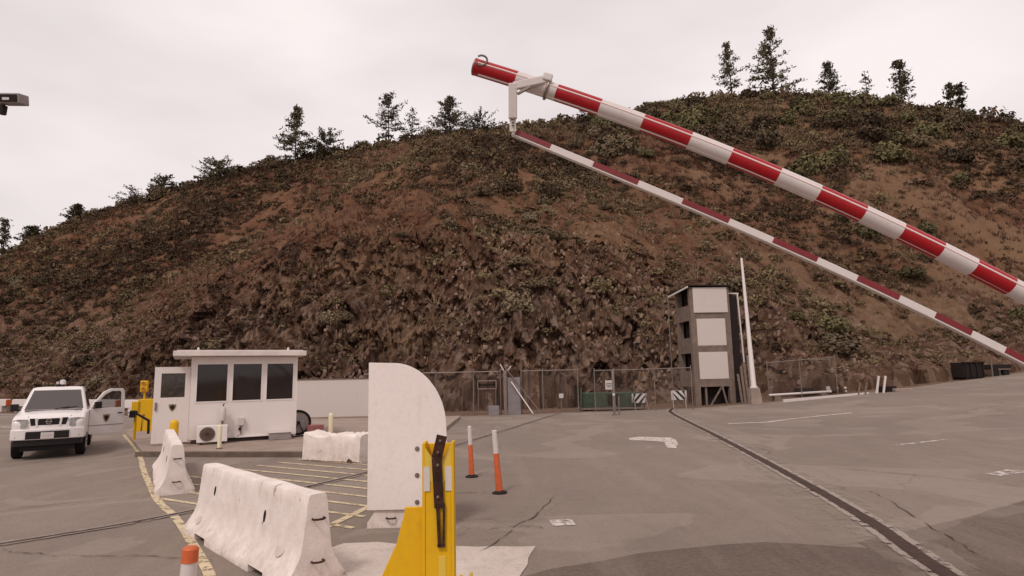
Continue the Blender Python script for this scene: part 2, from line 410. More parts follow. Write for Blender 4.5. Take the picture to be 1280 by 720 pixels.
# settle the crest height so that the skyline stands where the photo has it
for _it in range(10):
    for i, (px, py, Y_) in enumerate(CP[3:-3]):
        d_ = ray(px, py); ys_ = np.linspace(60, 135, 76); X_ = d_.x / d_.y * ys_; Zt = H + d_.z / d_.y * ys_
        over = float(np.max((hill_z(X_, ys_, False) - Zt) / ys_ * Y_)); RZr[i + 3] -= over * .7
hx = np.concatenate([np.linspace(-210, -110, 60)[:-1], np.linspace(-110, -50, 100)[:-1], np.linspace(-50, 45, 800), np.linspace(45, 110, 120)[1:], np.linspace(110, 210, 60)[1:]])
t1 = np.concatenate([np.linspace(-.04, .28, 240)[:-1], np.linspace(.28, 1.0, 150), np.linspace(1.0, 2.4, 40)[1:]])
Yh = foot(hx)[:, None] + (np.interp(hx, RXr, RYr) - foot(hx))[:, None] * t1[None]
Xh = np.repeat(hx[:, None], Yh.shape[1], 1)
ck_ = np.interp(Xh, [-80, -45, -28, 4, 10, 20, 30], [.25, .55, 1, 1, .85, .45, .25]); dyh = Yh - foot(Xh) + fbm(Xh * .09, Yh * .02, 5, 4) * 9
rk_ = ck_ * np.clip(dyh / 1.0, 0, 1) * np.clip(1.5 - dyh / 13, 0, 1)
v, f = grid_mesh(hx, Yh, hill_z)
wz = hill_z(Xh, Yh)
dsp = blocks(Xh * .55 + wz * .15, wz * .45, 5) * 1.1 + blocks(Xh * 1.5, wz * 1.1 + Xh * .35, 9) * .8 + blocks(Xh * 3.1 - wz * .4, wz * 2.3, 19) * .38
v[:, 1] += (dsp * rk_).ravel(); v[:, 2] += (blocks(Xh * 1.3, Yh * 1.3, 14) * .35 * rk_).ravel()
def hill_hit(px, py):
    d_ = ray(px, py); ys_ = np.linspace(31, 118, 700); X_ = d_.x / d_.y * ys_; Zt = H + d_.z / d_.y * ys_
    k = np.argmax(hill_z(X_, ys_, False) > Zt); return X_[k], ys_[k]
BARE = []
for px, py, a_, b_ in ((1110, 222, 5.5, 4), (1150, 246, 4.5, 3.5), (1050, 262, 5, 3), (905, 232, 3.5, 3), (1195, 345, 5, 2.2), (1235, 285, 4, 3), (962, 205, 3, 2.5), (1000, 350, 3.5, 2),
                       (650, 300, 2.5, 2), (770, 300, 3, 2), (418, 342, 5, 1.1), (462, 340, 4, 1.1), (380, 346, 4, 1.0), (520, 425, 1.8, 1.2), (1110, 400, 3.5, 1.6), (300, 300, 2.5, 1.5), (1180, 400, 4, 1.8)):
    hx_, hy_ = hill_hit(px, py); BARE.append((hx_, hy_, a_, b_))
def bare(x, y):
    m_ = np.zeros(np.shape(x))
    for a, b, p, q in BARE:
        m_ = np.maximum(m_, 1.25 - np.sqrt(((x - a) / p) ** 2 + ((y - b) / q) ** 2))
    return np.clip((m_ + fbm(x * .5, y * .5, 91, 4) * 1.1) * 2.2, 0, 1)
def hill_mat():
    m = NT('hillside', 1.0, 0, .05)
    n1 = m.mask(m.noise(.07, 6, .65), .35, .68)
    c = m.mix(n1, lin('6a4836'), lin('7a5843'))
    c = m.mix(m.mask(m.noise(.35, 8, .75), .45, .7), c, lin('45322a'))
    gr = m.mask(m.noise(.9, 8, .8, (1, 1, .4)), .52, .74)
    c = m.mix(m.math('MULTIPLY', gr, .75), c, lin('8d7160'))
    sep = m.n('ShaderNodeSeparateXYZ'); m.l(m.tc.outputs['Object'], sep.inputs[0])
    xr = m.n('ShaderNodeMapRange'); xr.inputs['From Min'].default_value = 15; xr.inputs['From Max'].default_value = 45; m.l(sep.outputs['X'], xr.inputs['Value'])
    tan = m.mask(m.noise(.075, 5, .6), .47, .6)
    c = m.mix(m.math('MULTIPLY', m.math('MULTIPLY', tan, xr.outputs[0]), .5), c, lin('8d7055'))
    zr_ = m.n('ShaderNodeMapRange'); zr_.inputs['From Min'].default_value = 13; zr_.inputs['From Max'].default_value = 6; m.l(sep.outputs['Z'], zr_.inputs['Value'])
    vo = m.n('ShaderNodeTexVoronoi'); vo.inputs['Scale'].default_value = 2.1; vo.inputs['Randomness'].default_value = 1
    nn = m.n('ShaderNodeTexNoise'); nn.inputs['Scale'].default_value = 1.5; nn.inputs['Detail'].default_value = 5; m.l(m.tc.outputs['Object'], nn.inputs['Vector'])
    vv = m.n('ShaderNodeVectorMath'); vv.operation = 'MULTIPLY_ADD'; vv.inputs[1].default_value = (.9, .9, .9); m.l(nn.outputs['Color'], vv.inputs[0]); m.l(m.vec((1, 1, .6)), vv.inputs[2]); m.l(vv.outputs[0], vo.inputs['Vector'])
    sx = m.n('ShaderNodeSeparateColor'); m.l(vo.outputs['Color'], sx.inputs[0])
    c = m.mix(m.math('MULTIPLY', zr_.outputs[0], .75), c, m.ramp(sx.outputs[0], [(.1, lin('4d3a31')), (.4, lin('634c40')), (.7, lin('766053')), (.95, lin('8f7a6c'))]))
    rk = m.mask(m.noise(1.4, 9, .8, (1.2, 1.2, .5)), .5, .68)
    c = m.mix(m.math('MULTIPLY', m.math('MULTIPLY', rk, zr_.outputs[0]), .35), c, lin('8a6e5e'))
    ab = m.n('ShaderNodeAttribute'); ab.attribute_name = 'bare'
    c = m.mix(m.math('MULTIPLY', ab.outputs['Fac'], .62), c, m.mix(m.mask(m.noise(2.5, 6, .7), .35, .7), lin('8f7158'), lin('78604c')))
    m.base(c); m.bump(m.noise(1.2, 9, .8), .9, .5); return m.m
hm_ = mesh_np('hill', v, f, hill_mat(), True)
ba_ = hm_.attributes.new('bare', 'FLOAT', 'POINT'); ba_.data.foreach_set('value', bare(Xh, Yh).ravel().astype(np.float32))
fl = (rk_ > .12)[:-1, :-1].ravel(); hm_.polygons.foreach_set('use_smooth', ~fl)
o = bpy.data.objects.new('hill', hm_); COL.objects.link(o); tag(o, kind='structure')

# thin sheets laid on the road
def sheet(name, poly, dz, mat, jitter=.0, step=.35, seed=1):
    rs = random.Random(seed); pts = []
    n = len(poly)
    for i in range(n):
        a = Vector(poly[i][:2]); b = Vector(poly[(i + 1) % n][:2]); k = max(1, int((b - a).length / step))
        nrm = Vector((-(b - a).y, (b - a).x)).normalized()
        for j in range(k): pts.append(a.lerp(b, j / k) + nrm * rs.uniform(-jitter, jitter))
    bm = bmesh.new(); vs = [bm.verts.new((p.x, p.y, 0)) for p in pts]; bm.faces.new(vs)
    bmesh.ops.triangulate(bm, faces=bm.faces)
    for _ in range(3):
        es = [e for e in bm.edges if e.calc_length() > 1.0]
        if not es: break
        bmesh.ops.subdivide_edges(bm, edges=es, cuts=1); bmesh.ops.triangulate(bm, faces=bm.faces)
    for q in bm.verts: q.co.z = gzf(q.co.x) + dz
    bmesh.ops.recalc_face_normals(bm, faces=bm.faces)
    if sum(fc.normal.z for fc in bm.faces) < 0: bmesh.ops.reverse_faces(bm, faces=bm.faces)
    me = bpy.data.meshes.new(name); bm.to_mesh(me); bm.free(); me.materials.append(mat)
    o = bpy.data.objects.new(name, me); COL.objects.link(o); tag(o, kind='structure'); return o
def spline(pts, n=60):
    P = [Vector(p[:2]) for p in pts]; P = [P[0] * 2 - P[1]] + P + [P[-1] * 2 - P[-2]]; out = []
    for i in range(1, len(P) - 2):
        for k in range(n // (len(P) - 3)):
            t = k / (n // (len(P) - 3)); a, b, c, d = P[i - 1:i + 3]
            out.append(.5 * ((2 * b) + (c - a) * t + (2 * a - 5 * b + 4 * c - d) * t * t + (3 * b - a - 3 * c + d) * t ** 3))
    return out + [P[-2]]
def strip(mb, pts, w0, dz, jit=0, off=0, seed=0):
    rs = random.Random(seed); vs = []; pts = [Vector(p[:2]) for p in pts]
    for i, p in enumerate(pts):
        d = (pts[min(i + 1, len(pts) - 1)] - pts[max(0, i - 1)]).normalized(); n = Vector((-d.y, d.x))
        for s_ in (-1, 1):
            q = p + n * (off + s_ * (w0 / 2 + rs.uniform(-jit, jit))); vs.append((q.x, q.y, gzf(q.x) + dz))
    mb.add(vs, [(2 * i, 2 * i + 1, 2 * i + 3, 2 * i + 2) for i in range(len(pts) - 1)]); return mb
def ground_strip(name, pts, w0, dz, mat, jit=0, seed=0):
    mb = strip(MB(), pts, w0, dz, jit, 0, seed); o = mb.build(name, mat); 
    if o.data.polygons[0].normal.z < 0: o.data.flip_normals()
    return tag(o, kind='structure')

sheet('old_asphalt_patch', [(-.1, 5.95), (.35, 6.3), (1.3, 6.75), (2.2, 7.0), (2.75, 7.08), (3.75, 6.75), (3.6, 3), (-.1, 3)], .010, M['asphalt_dark'], .015, seed=2)
sheet('old_asphalt_patch', [(3.7, 7.0), (5.2, 7.75), (7.2, 8.9), (12, 11.5), (12, 3), (3.8, 3)], .010, M['asphalt_dark'], .02, seed=3)
sheet('grey_asphalt_patch', [(5.2, 6.6), (7.0, 7.4), (10, 9.1), (10, 4), (5.0, 4)], .014, M['asphalt'], .05, seed=5)
sheet('concrete_patch', [(-2.25, 7.0), (-2.0, 7.38), (-1.6, 7.42), (-1.2, 7.2), (-.9, 7.16), (.22, 7.08), (-.02, 6.0), (-.15, 4.2), (-2.0, 4.2)], .014, M['concrete_pale'], .025, .2, seed=4)
sheet('broken_edge_patch', [(3.35, 6.9), (3.6, 8.3), (4.2, 11.2), (4.75, 13.2), (4.9, 12.6), (4.55, 10.9), (4.1, 8.2), (3.75, 6.9)], .012, M['concrete_edge'], .06, .3, seed=16)
sheet('crack_patch', [(-.75, 7.0), (-.25, 8.3), (.25, 9.7), (1.2, 10.0), (1.25, 9.7), (.6, 9.3), (.15, 8.0), (-.1, 7.0)], .010, M['concrete_edge'], .05, .25, seed=6)
right = spline([(7.9, 31.1), (7.04, 27.84), (5.74, 17.54), (4.81, 10.72), (4.33, 7.79), (3.91, 5.93), (3.2, 2.0)], 120)
left = spline([(-12, 3.9), (-8.6, 5.6), (-6.19, 7.64), (-4.76, 9.31), (-2.92, 12.79), (-1.07, 18.95), (2.26, 30.2)], 120)
ground_strip('slot_concrete_edge', right, .74, .018, M['concrete_edge'], .03, 1)
for k_, (pl_, o_, w_) in enumerate(((right, .125, .09), (right, -.125, .08), (left, .065, .045), (left, -.065, .045))):
    o = strip(MB(), pl_, w_, .020, .012, o_, 90 + k_).build('slot_lip', M['concrete_lip'])
    if o.data.polygons[0].normal.z < 0: o.data.flip_normals()
    tag(o, kind='structure')
ground_strip('slot_track', right, .17, .022, M['slot'], .008, 2)
ground_strip('slot_concrete_edge', left, .26, .018, M['concrete_edge'], .015, 3)
ground_strip('slot_track', left, .085, .022, M['slot'], .006, 4)
# cracks beside the pale strip
for k, pl in enumerate([[(-.4, 6.95), (-.1, 7.6), (.02, 8.1), (.3, 8.7), (.5, 9.5), (.62, 9.95)], [(-1.3, 10.3), (-.9, 10.25), (-.5, 10.3)], [(-1.25, 12), (-.8, 11.9), (.1, 12.05)],
                        [(-6, 7.4), (-5, 7.1), (-4, 7.0), (-3.2, 6.8)], [(-8, 9.5), (-6.8, 10.4), (-5.9, 11)], [(-.3, 7.9), (.1, 8.0), (.3, 7.9)],
                        [(4.6, 6.3), (4.9, 7.6), (5.4, 9.5), (5.2, 9.7)], [(6, 12), (7.2, 10.6), (8.0, 9.2)]]):
    pts = []
    for p in spline(pl, 24): pts.append(p + Vector((random.uniform(-.03, .03), random.uniform(-.03, .03))))
    ground_strip('road_crack', pts, .014, .020, M['crack'], .008, 50 + k)
# markings
ground_strip('yellow_edge_line', spline([(-14.3, 22.8), (-10.5, 17.4), (-7.95, 13.45), (-5.85, 10.3), (-4.67, 8.75), (-3.07, 6.38), (-1.9, 4.4)], 60), .11, .014, M['yellow_line'], .006, 9)
ground_strip('yellow_edge_line', [(-3.0, 7.1), (-2.55, 7.7), (-2.12, 9.6), (-2.0, 12), (-2.0, 15)], .12, .014, M['yellow_line'], .006, 10)
def left_edge(y): return np.interp(y, [6.38, 8.75, 10.3, 13.45, 17.4], [-3.07, -4.67, -5.85, -7.95, -10.5])
for k, c0 in enumerate(np.arange(5.9, 11.5, .53)):
    a = None; seg = []
    for s_ in np.linspace(-12, 6, 400):
        x = .5 * c0 + .857 * s_; y = .86 * c0 - .515 * s_
        if x > left_edge(y) + .05 and x < -2.05 and 8.0 < y < 14.9: seg.append((x, y))
    if len(seg) > 3: ground_strip('hatch_line', [seg[0], seg[-1]] if len(seg) < 6 else [seg[int(i)] for i in np.linspace(0, len(seg) - 1, 12)], .09, .014, M['yellow_line'], .004, 20 + k)
ground_strip('white_line', [G(910, 530), G(960, 528), G(990, 524), G(1065, 516.5)], .22, .014, M['white_line'], .05, 12)
ground_strip('white_line', [G(1120, 557), G(1150, 554), G(1182, 550)], .13, .014, M['white_line_worn'], .03, 13)
ground_strip('white_line', [G(1243, 595), G(1276, 589)], .28, .014, M['white_line_worn'], .06, 14)
ground_strip('white_line', [G(688, 654), G(717, 653)], .32, .014, M['white_line_worn'], .05, 15)
sheet('turn_arrow_marking', [G(785, 548), G(800, 546.5), G(838, 547.5), G(847, 551), G(846, 561), G(834, 560), G(830, 553), G(806, 551), G(787, 551)], .014, M['white_line'], .03, .4, seed=8)
ground_strip('white_line', [G(-60, 515.5), G(20, 518.5)], .3, .014, M['white_line_worn'], .05, 16)
ground_strip('white_line', [G(-60, 530), G(22, 535)], .22, .014, M['white_line_worn'], .04, 17)
ground_strip('white_line', [G(462, 524.5), G(560, 523.5), G(640, 523)], .16, .014, M['white_line'], .03, 18)
# raised walkway the guard hut stands on
wk = [(-9.6, 16.15), (-4.9, 15.35), (-2.4, 15.6), (-2.4, 27.6), (-16.6, 27.6), (-14.1, 22.6)]
o = MB().prism(wk, 'z', 0, .13).build('walkway', M['sidewalk'], bevel=.015); tag(o, kind='structure')
o = MB().prism([(-9.75, 16.05), (-4.9, 15.22), (-2.3, 15.48), (-2.4, 15.62), (-4.9, 15.37), (-9.6, 16.17)], 'z', 0, .134).build('kerb', M['kerb'], bevel=.01); tag(o, kind='structure')

exec_later = []

# ------------------------------------------------------------------ vegetation
def leaf_template(n, rad, flat, size, rg, elong=1.0, upright=0.0, lobes=5):
    """n small quads scattered through an uneven, lobed crown of radius 1*rad"""
    lc = rg.normal(size=(lobes, 3)); lc /= np.linalg.norm(lc, axis=1)[:, None]; lc *= rg.uniform(.25, .6, (lobes, 1)); lc[:, 2] = np.abs(lc[:, 2])
    lr = rg.uniform(.38, .62, lobes); k = rg.integers(0, lobes, n)
    d = rg.normal(size=(n, 3)); d /= np.linalg.norm(d, axis=1)[:, None]
    c = lc[k] + d * (lr[k] * rg.uniform(.55, 1.0, n) ** .6)[:, None]
    c[:, 2] = np.abs(c[:, 2]); c = c * rad * np.array([1, 1, flat])
    a = rg.normal(size=(n, 3)); a[:, 2] = a[:, 2] * (1 - upright) + upright * 2.0; a /= np.linalg.norm(a, axis=1)[:, None]
    b = np.cross(a, rg.normal(size=(n, 3))); b /= np.linalg.norm(b, axis=1)[:, None]
    s = size * rg.uniform(.6, 1.4, (n, 1))
    v = np.stack([c - a * s * elong - b * s * .2, c - a * s * .2 * elong + b * s, c + a * s * elong + b * s * .2, c + a * s * .2 * elong - b * s], 1)
    return v.reshape(-1, 3)
def scatter_mesh(name, temps, pos, scale, mat, label, cat, rg, faces_per=4, tpl_faces=None, nrm_sink=.1):
    allv = []; allf = []; tint = []; off = 0
    which = rg.integers(0, len(temps), len(pos))
    for ti, tv in enumerate(temps):
        idx = np.where(which == ti)[0]; n = len(idx)
        if not n: continue
        th = rg.uniform(0, 6.283, n); c, s = np.cos(th), np.sin(th); sc = scale[idx]
        X = (tv[None, :, 0] * c[:, None] - tv[None, :, 1] * s[:, None]) * sc[:, None] + pos[idx, 0][:, None]
        Yv = (tv[None, :, 0] * s[:, None] + tv[None, :, 1] * c[:, None]) * sc[:, None] + pos[idx, 1][:, None]
        Z = tv[None, :, 2] * sc[:, None] * rg.uniform(.75, 1.25, n)[:, None] + pos[idx, 2][:, None] - nrm_sink * sc[:, None]
        allv.append(np.stack([X, Yv, Z], -1).reshape(-1, 3)); m = len(tv)
        fb = np.arange(m).reshape(-1, 4) if tpl_faces is None else tpl_faces
        allf.append((fb[None] + (np.arange(n) * m)[:, None, None] + off).reshape(-1, fb.shape[1])); off += n * m
        tint.append(np.repeat(np.clip(.5 + 1.7 * fbm(pos[idx, 0] * .05, pos[idx, 1] * .04, 777, 4) + rg.normal(0, .24, n), 0, 1), m))
    me = mesh_np(name, np.concatenate(allv), np.concatenate(allf), mat)
    at_ = me.attributes.new('tint', 'FLOAT', 'POINT'); at_.data.foreach_set('value', np.concatenate(tint).astype(np.float32))
    o = bpy.data.objects.new(name, me); COL.objects.link(o); tag(o, label, cat, None, 'stuff'); return o
def veg_mat(name, cols, source='tint', rough=.95):
    m = NT(name, rough, 0, .08)
    if source == 'tint':
        a = m.n('ShaderNodeAttribute'); a.attribute_name = 'tint'; fac = a.outputs['Fac']
    else:
        a = m.n('ShaderNodeObjectInfo'); fac = a.outputs['Random']
    k = len(cols); c = m.ramp(fac, [((i + .5) / k, lin(h)) for i, h in enumerate(cols)])
    n = m.noise(2.2, 3, .6); c = m.mix(m.math('MULTIPLY', m.mask(n, .35, .7), .35), c, lin(cols[0]), 'MIX')
    m.base(c); return m.m
M['shrub'] = veg_mat('shrub_leaves', ['4b3e32', '5c4e3e', '6e5f4b', '635440', '7d6d57'], 'rand')
M['shrub_green'] = veg_mat('shrub_leaves_olive', ['524b35', '625a40', '736a4c', '6a6144'], 'rand')
M['brush'] = veg_mat('dry_brush', ['462f25', '593f31', '6b4c3b', '785b48', '886c56', 'a0836b'])
M['brush_leafy'] = veg_mat('low_brush', ['473a2e', '584838', '665442', '705e47', '807054'])
M['needles'] = veg_mat('pine_needles', ['4a4433', '575040', '655c46'], 'rand')
M['rockmat'] = veg_mat('rocks', ['30241e', '3f2f26', '4f3e34', '604c40', '72594b', '8a7263'])

def slope_points(n, tmin=0.0, tmax=1.0, xmin=-1.05, xmax=1.05, rg=rng):
    """random points on the hillside the camera side can see, spread evenly over its area"""
    y = np.sqrt(rg.uniform(30 ** 2, 122 ** 2, n)); x = rg.uniform(xmin, xmax, n) * y
    t = (y - foot(x)) / (np.interp(x, RXr, RYr) - foot(x)); k = (t > tmin) & (t < tmax); return x[k], y[k], t[k]
def hz(x, y): return hill_z(np.asarray(x, float), np.asarray(y, float))

# twigs and dry weeds
tw = []
for k in range(6):
    rg = np.random.default_rng(100 + k); n = 16
    a = rg.uniform(0, 6.283, n); r = rg.uniform(0, .25, n); lean = rg.uniform(.05, .55, n); h = rg.uniform(.3, .85, n)
    b = np.stack([np.cos(a) * r, np.sin(a) * r, np.zeros(n)], 1); tp = b + np.stack([np.cos(a) * lean, np.sin(a) * lean, h], 1)
    sd_ = np.stack([-np.sin(a + 1), np.cos(a + 1), np.zeros(n)], 1) * .035
    tw.append(np.stack([b - sd_, b + sd_, tp + sd_ * .5, tp - sd_ * .5], 1).reshape(-1, 3))
x, y, t = slope_points(52000, .0, 1.03)
d = fbm(x * .09, y * .07, 71, 4); k = (rng.uniform(0, 1, len(x)) < np.clip(.5 + d * 2.6, .06, 1) * (1 - .6 * bare(x, y))); x, y, t = x[k], y[k], t[k]
pos = np.stack([x, y, hz(x, y)], 1)
scatter_mesh('dry_brush', tw, pos, rng.uniform(.3, .9, len(x)) * (.6 + .5 * np.clip(t * 2, 0, 1)) * (1 + .5 * (rng.uniform(0, 1, len(x)) < .06)), M['brush'], 'brown dry weeds and twiggy brush covering the whole hillside', 'brush', rng)
lt = [leaf_template(84, 1, .75, .092, np.random.default_rng(200 + k), 1.3, .3) for k in range(6)]
x, y, t = slope_points(38000, .02, 1.03)
d = fbm(x * .06, y * .05, 81, 4); dens = np.interp(t, [0, .15, .45, .9, 1], [.34, .42, .66, .9, 1.0]) + np.clip((x - 5) / 60, 0, .3)
k = rng.uniform(0, 1, len(x)) < np.clip(dens + d * 3.0 - .22, .02, 1) * (1 - .85 * bare(x, y)); x, y, t = x[k], y[k], t[k]
pos = np.stack([x, y, hz(x, y)], 1)
scatter_mesh('low_brush', lt, pos, rng.uniform(.35, .95, len(x)) * (.55 + .55 * np.clip(t * 2, 0, 1)) * (1 + .9 * (rng.uniform(0, 1, len(x)) < .15)) * (1 + .5 * (t > .93)), M['brush_leafy'], 'low leafy chaparral growing in patches over the hillside', 'brush', rng)
# loose rocks on the cut and scree
def ico():
    bm = bmesh.new(); bmesh.ops.create_icosphere(bm, subdivisions=1, radius=1)
    bmesh.ops.delete(bm, geom=[q for q in bm.verts if q.co.z < -.5], context='VERTS'); v = np.array([q.co[:] for q in bm.verts]); f = np.array([[q.index for q in fc.verts] for fc in bm.faces]); bm.free(); return v, f
iv, if_ = ico()
rt = []
for k in range(6):
    rg = np.random.default_rng(300 + k); rt.append(iv * rg.uniform(.45, 1.3, (len(iv), 1)) * np.array([.8, .7, 1.15]) + rg.normal(0, .08, iv.shape))
x, y, t = slope_points(125000, .0, .5)
ck = np.interp(x, [-80, -45, -28, 4, 12, 25], [.2, .5, 1, 1, .8, .3]); d = fbm(x * .12, y * .12, 91, 4)
k = rng.uniform(0, 1, len(x)) < np.clip(np.interp(t, [0, .17, .25, .5], [.95, .9, .10, .02]) * ck + d * .9, .0, 1); x, y, t = x[k], y[k], t[k]
pos = np.stack([x, y, hz(x, y)], 1)
scatter_mesh('loose_rocks', rt, pos, rng.uniform(.05, .2, len(x)) * rng.uniform(.4, 1.5, len(x)), M['rockmat'], 'broken reddish rock scattered over the steep cut at the hill foot', 'rocks', rng, tpl_faces=if_, nrm_sink=.2)

# shrubs that can be told apart
def shrub_mesh(seed, mat, n=420, flat=.8):
    rg = np.random.default_rng(seed); lb = 12; n = int(n * 3.6)
    lc = rg.normal(size=(lb, 3)); lc /= np.linalg.norm(lc, axis=1)[:, None]; lc *= rg.uniform(.2, .62, (lb, 1)); lc[:, 2] = np.abs(lc[:, 2]) * .9
    lr = rg.uniform(.26, .46, lb); k = rg.integers(0, lb, n); d = rg.normal(size=(n, 3)); d[:, 2] = d[:, 2] * .8 + .35; d /= np.linalg.norm(d, axis=1)[:, None]
    c = lc[k] + d * (lr[k] * rg.uniform(.78, 1.12, n))[:, None]; c[:, 2] = np.abs(c[:, 2]) * flat
    nn = d + rg.normal(size=(n, 3)) * .45; nn /= np.linalg.norm(nn, axis=1)[:, None]
    a = np.cross(nn, rg.normal(size=(n, 3))); a /= np.linalg.norm(a, axis=1)[:, None]; b = np.cross(nn, a); s = .062 * rg.uniform(.6, 1.4, (n, 1))
    v = np.stack([c - a * s * 1.2, c + b * s * .8, c + a * s * 1.2, c - b * s * .8], 1).reshape(-1, 3)
    return mesh_np('hillside_shrub', v, np.arange(len(v)).reshape(-1, 4), mat)
sm = [shrub_mesh(400 + k, M['shrub'], 420, .95 + .12 * (k % 3)) for k in range(6)] + [shrub_mesh(420 + k, M['shrub_green'], 460, 1.05) for k in range(4)]
cand = []
x, y, t = slope_points(5200, .03, 1.0); kb = bare(x, y) < .2; x, y, t = x[kb], y[kb], t[kb]; d = fbm(x * .05, y * .05, 81, 3)
sc_ = np.where((x > 12) & (t > .5), rng.uniform(1.8, 3.6, len(x)), np.where(t > .93, rng.uniform(1.3, 2.6, len(x)), rng.uniform(.7, 1.7, len(x))))
wgt = np.where((x > 10) & (t > .45), 1.0, np.where(t > .93, 1.1, .35)) + d * 1.2 + .5 * np.exp(-((x / y - .17) / .06) ** 2) * (t > .35)
order = np.argsort(-(wgt + rng.uniform(0, .8, len(x))))
kept = []
nright = 0
for i in order:
    if x[i] > 10 and t[i] > .45:
        if nright > 165: continue
        nright += 1
    if all((x[i] - a) ** 2 + (y[i] - b) ** 2 > (.42 * (sc_[i] + c)) ** 2 for a, b, c in kept):
        kept.append((x[i], y[i], sc_[i]))
        green = x[i] > 14 and rng.uniform() < .55
        o = bpy.data.objects.new('hillside_shrub', sm[rng.integers(6, 10)] if green else sm[rng.integers(0, 6)]); COL.objects.link(o)
        s_ = sc_[i]; o.location = (x[i], y[i], float(hz(x[i], y[i])) - .15 * s_); o.scale = (s_ * rng.uniform(.85, 1.25), s_, s_ * rng.uniform(.8, 1.2)); o.rotation_euler = (0, 0, rng.uniform(0, 6.28))
        tag(o, 'rounded bushy shrub rooted among many on the brown hillside', 'shrub', 'bushy shrubs dotted over the hillside')
    if len(kept) >= 300: break

# conifers along the ridge
def pine(px, top, bot, Y, width, label, seed, style='cone', name='pine_tree'):
    b = at(px, bot, Y); tp = at(px, top, Y); Ht = tp.z - b.z; Wd = width / FPX * Y / 2 * 1.5
    gzv = float(hz(b.x, b.y)); rg = np.random.default_rng(seed)
    base = gzv - .3 if abs(gzv - b.z) < 6 else min(b.z, gzv) - .2; Ht = tp.z - base
    root = empty(name, (b.x, b.y, base), 0, label, 'tree', 'trees along the ridge')
    n = 9; lean = rg.uniform(-.02, .02, 2) * Ht
    trunk = [(lean[0] * (i / n) ** 2, lean[1] * (i / n) ** 2, Ht * .97 * i / n) for i in range(n + 1)]
    br = MB(); br.tube(trunk, [(.03 + .012 * Ht) * (1 - i / n * .93) for i in range(n + 1)], 7); V = []
    z0 = {'cone': .16, 'open': .2, 'bare': .3, 'bushy': .08}[style]
    nz_ = {'cone': 19, 'open': 15, 'bare': 12, 'bushy': 16}[style]
    side_bias = rg.uniform(0, 6.28)
    for i in range(nz_):
        fz = z0 + (1 - z0) * (i + rg.uniform(-.3, .3)) / nz_; fz = min(max(fz, z0), .97)
        if style == 'bushy': prof = math.sin(min(1, (1 - fz) / .9) * math.pi * .62 + .25)
        elif style == 'open': prof = (1 - fz) ** .55 * (.75 + .35 * math.sin(fz * 21))
        else: prof = (1 - fz) ** .8 * 1.05
        for j in range(rg.integers(4, 7) if style != 'bare' else rg.integers(2, 4)):
            a = rg.uniform(0, 6.28)
            if rg.uniform() < (.12 if style == 'cone' else .25): continue
            L = max(.15, Wd * prof * rg.uniform(.6, 1.15)); up = rg.uniform(-.12, .28) + .45 * fz
            k = fz; p0 = Vector((lean[0] * k * k, lean[1] * k * k, Ht * fz))
            p1 = p0 + Vector((math.cos(a) * L, math.sin(a) * L, L * up))
            br.tube([p0, p1], [.012 * Ht * .35 * (1 - fz) + .03, .015], 4, caps=False)
            m_ = int((50 if style != 'bare' else 26) * max(.4, L / Wd)); 
            u = rg.uniform(.22, 1.08, m_); c = np.array(p0)[None] + (np.array(p1) - np.array(p0))[None] * u[:, None]
            c += rg.normal(size=(m_, 3)) * np.array([.3, .3, .2]) * (.45 + .1 * Ht / 3)
            dd = rg.normal(size=(m_, 3)) + np.array([math.cos(a), math.sin(a), .5]) * .7; dd /= np.linalg.norm(dd, axis=1)[:, None]
            e = np.cross(dd, rg.normal(size=(m_, 3))); e /= np.linalg.norm(e, axis=1)[:, None]
            s_ = (.13 + .007 * Ht) * rg.uniform(.6, 1.3, (m_, 1))
            V.append(np.stack([c - dd * s_ * 1.5, c + e * s_ * .5, c + dd * s_ * 1.5, c - e * s_ * .5], 1).reshape(-1, 3))
    br.build('trunk', M['bark'], root)
    V = np.concatenate(V); o = bpy.data.objects.new('crown', mesh_np('crown', V, np.arange(len(V)).reshape(-1, 4), M['needles'])); COL.objects.link(o); o.parent = root
    return root
pine(369, 132, 196, 104, 40, 'dense dark conifer standing alone on the ridge left of centre, above the white guard hut', 1, 'cone')
pine(408, 167, 196, 104, 34, 'low bushy tree on the ridge just right of the lone dense conifer', 2, 'bushy', 'ridge_tree')
pine(486, 117, 184, 104, 50, 'broad open conifer, taller of a close pair on the ridge left of the boom tip', 3, 'open')
pine(515, 134, 182, 106, 30, 'thin sparse conifer touching the right side of the broad open one', 4, 'bare')
pine(562, 121, 172, 104, 46, 'cone shaped dark conifer on the ridge just below and left of the boom tip', 5, 'cone')
pine(600, 148, 172, 104, 40, 'low spreading tree on the ridge between the cone shaped conifer and the boom bracket', 6, 'bushy', 'ridge_tree')
pine(270, 202, 228, 104, 34, 'small scrubby tree halfway up the left ridge line', 7, 'bushy', 'ridge_tree')
pine(162, 232, 262, 106, 40, 'bare twiggy scrub tree on the left ridge line above the pickup door', 8, 'bare', 'ridge_tree')
pine(205, 222, 250, 106, 26, 'small round scrub tree between two others on the left ridge line', 28, 'bushy', 'ridge_tree')
pine(95, 256, 284, 108, 24, 'small pointed conifer low on the left ridge line above the pickup', 9, 'cone')
pine(40, 283, 314, 108, 30, 'small dark conifer near the left edge low on the ridge', 10, 'cone')
pine(2, 272, 336, 108, 20, 'tree cut by the left edge of the picture at the foot of the ridge line', 11, 'open')
pine(915, 53, 124, 107, 36, 'narrow sparse conifer standing just left of the tallest ridge pine', 12, 'open')
pine(968, 32, 124, 107, 50, 'tallest conifer on the ridge with open tiers of branches', 13, 'cone')
pine(1037, 78, 130, 107, 42, 'short wide conifer directly right of the tallest ridge pine', 14, 'cone')
pine(1085, 86, 130, 109, 30, 'small thin pale conifer between two wider ones on the right ridge', 15, 'bare')
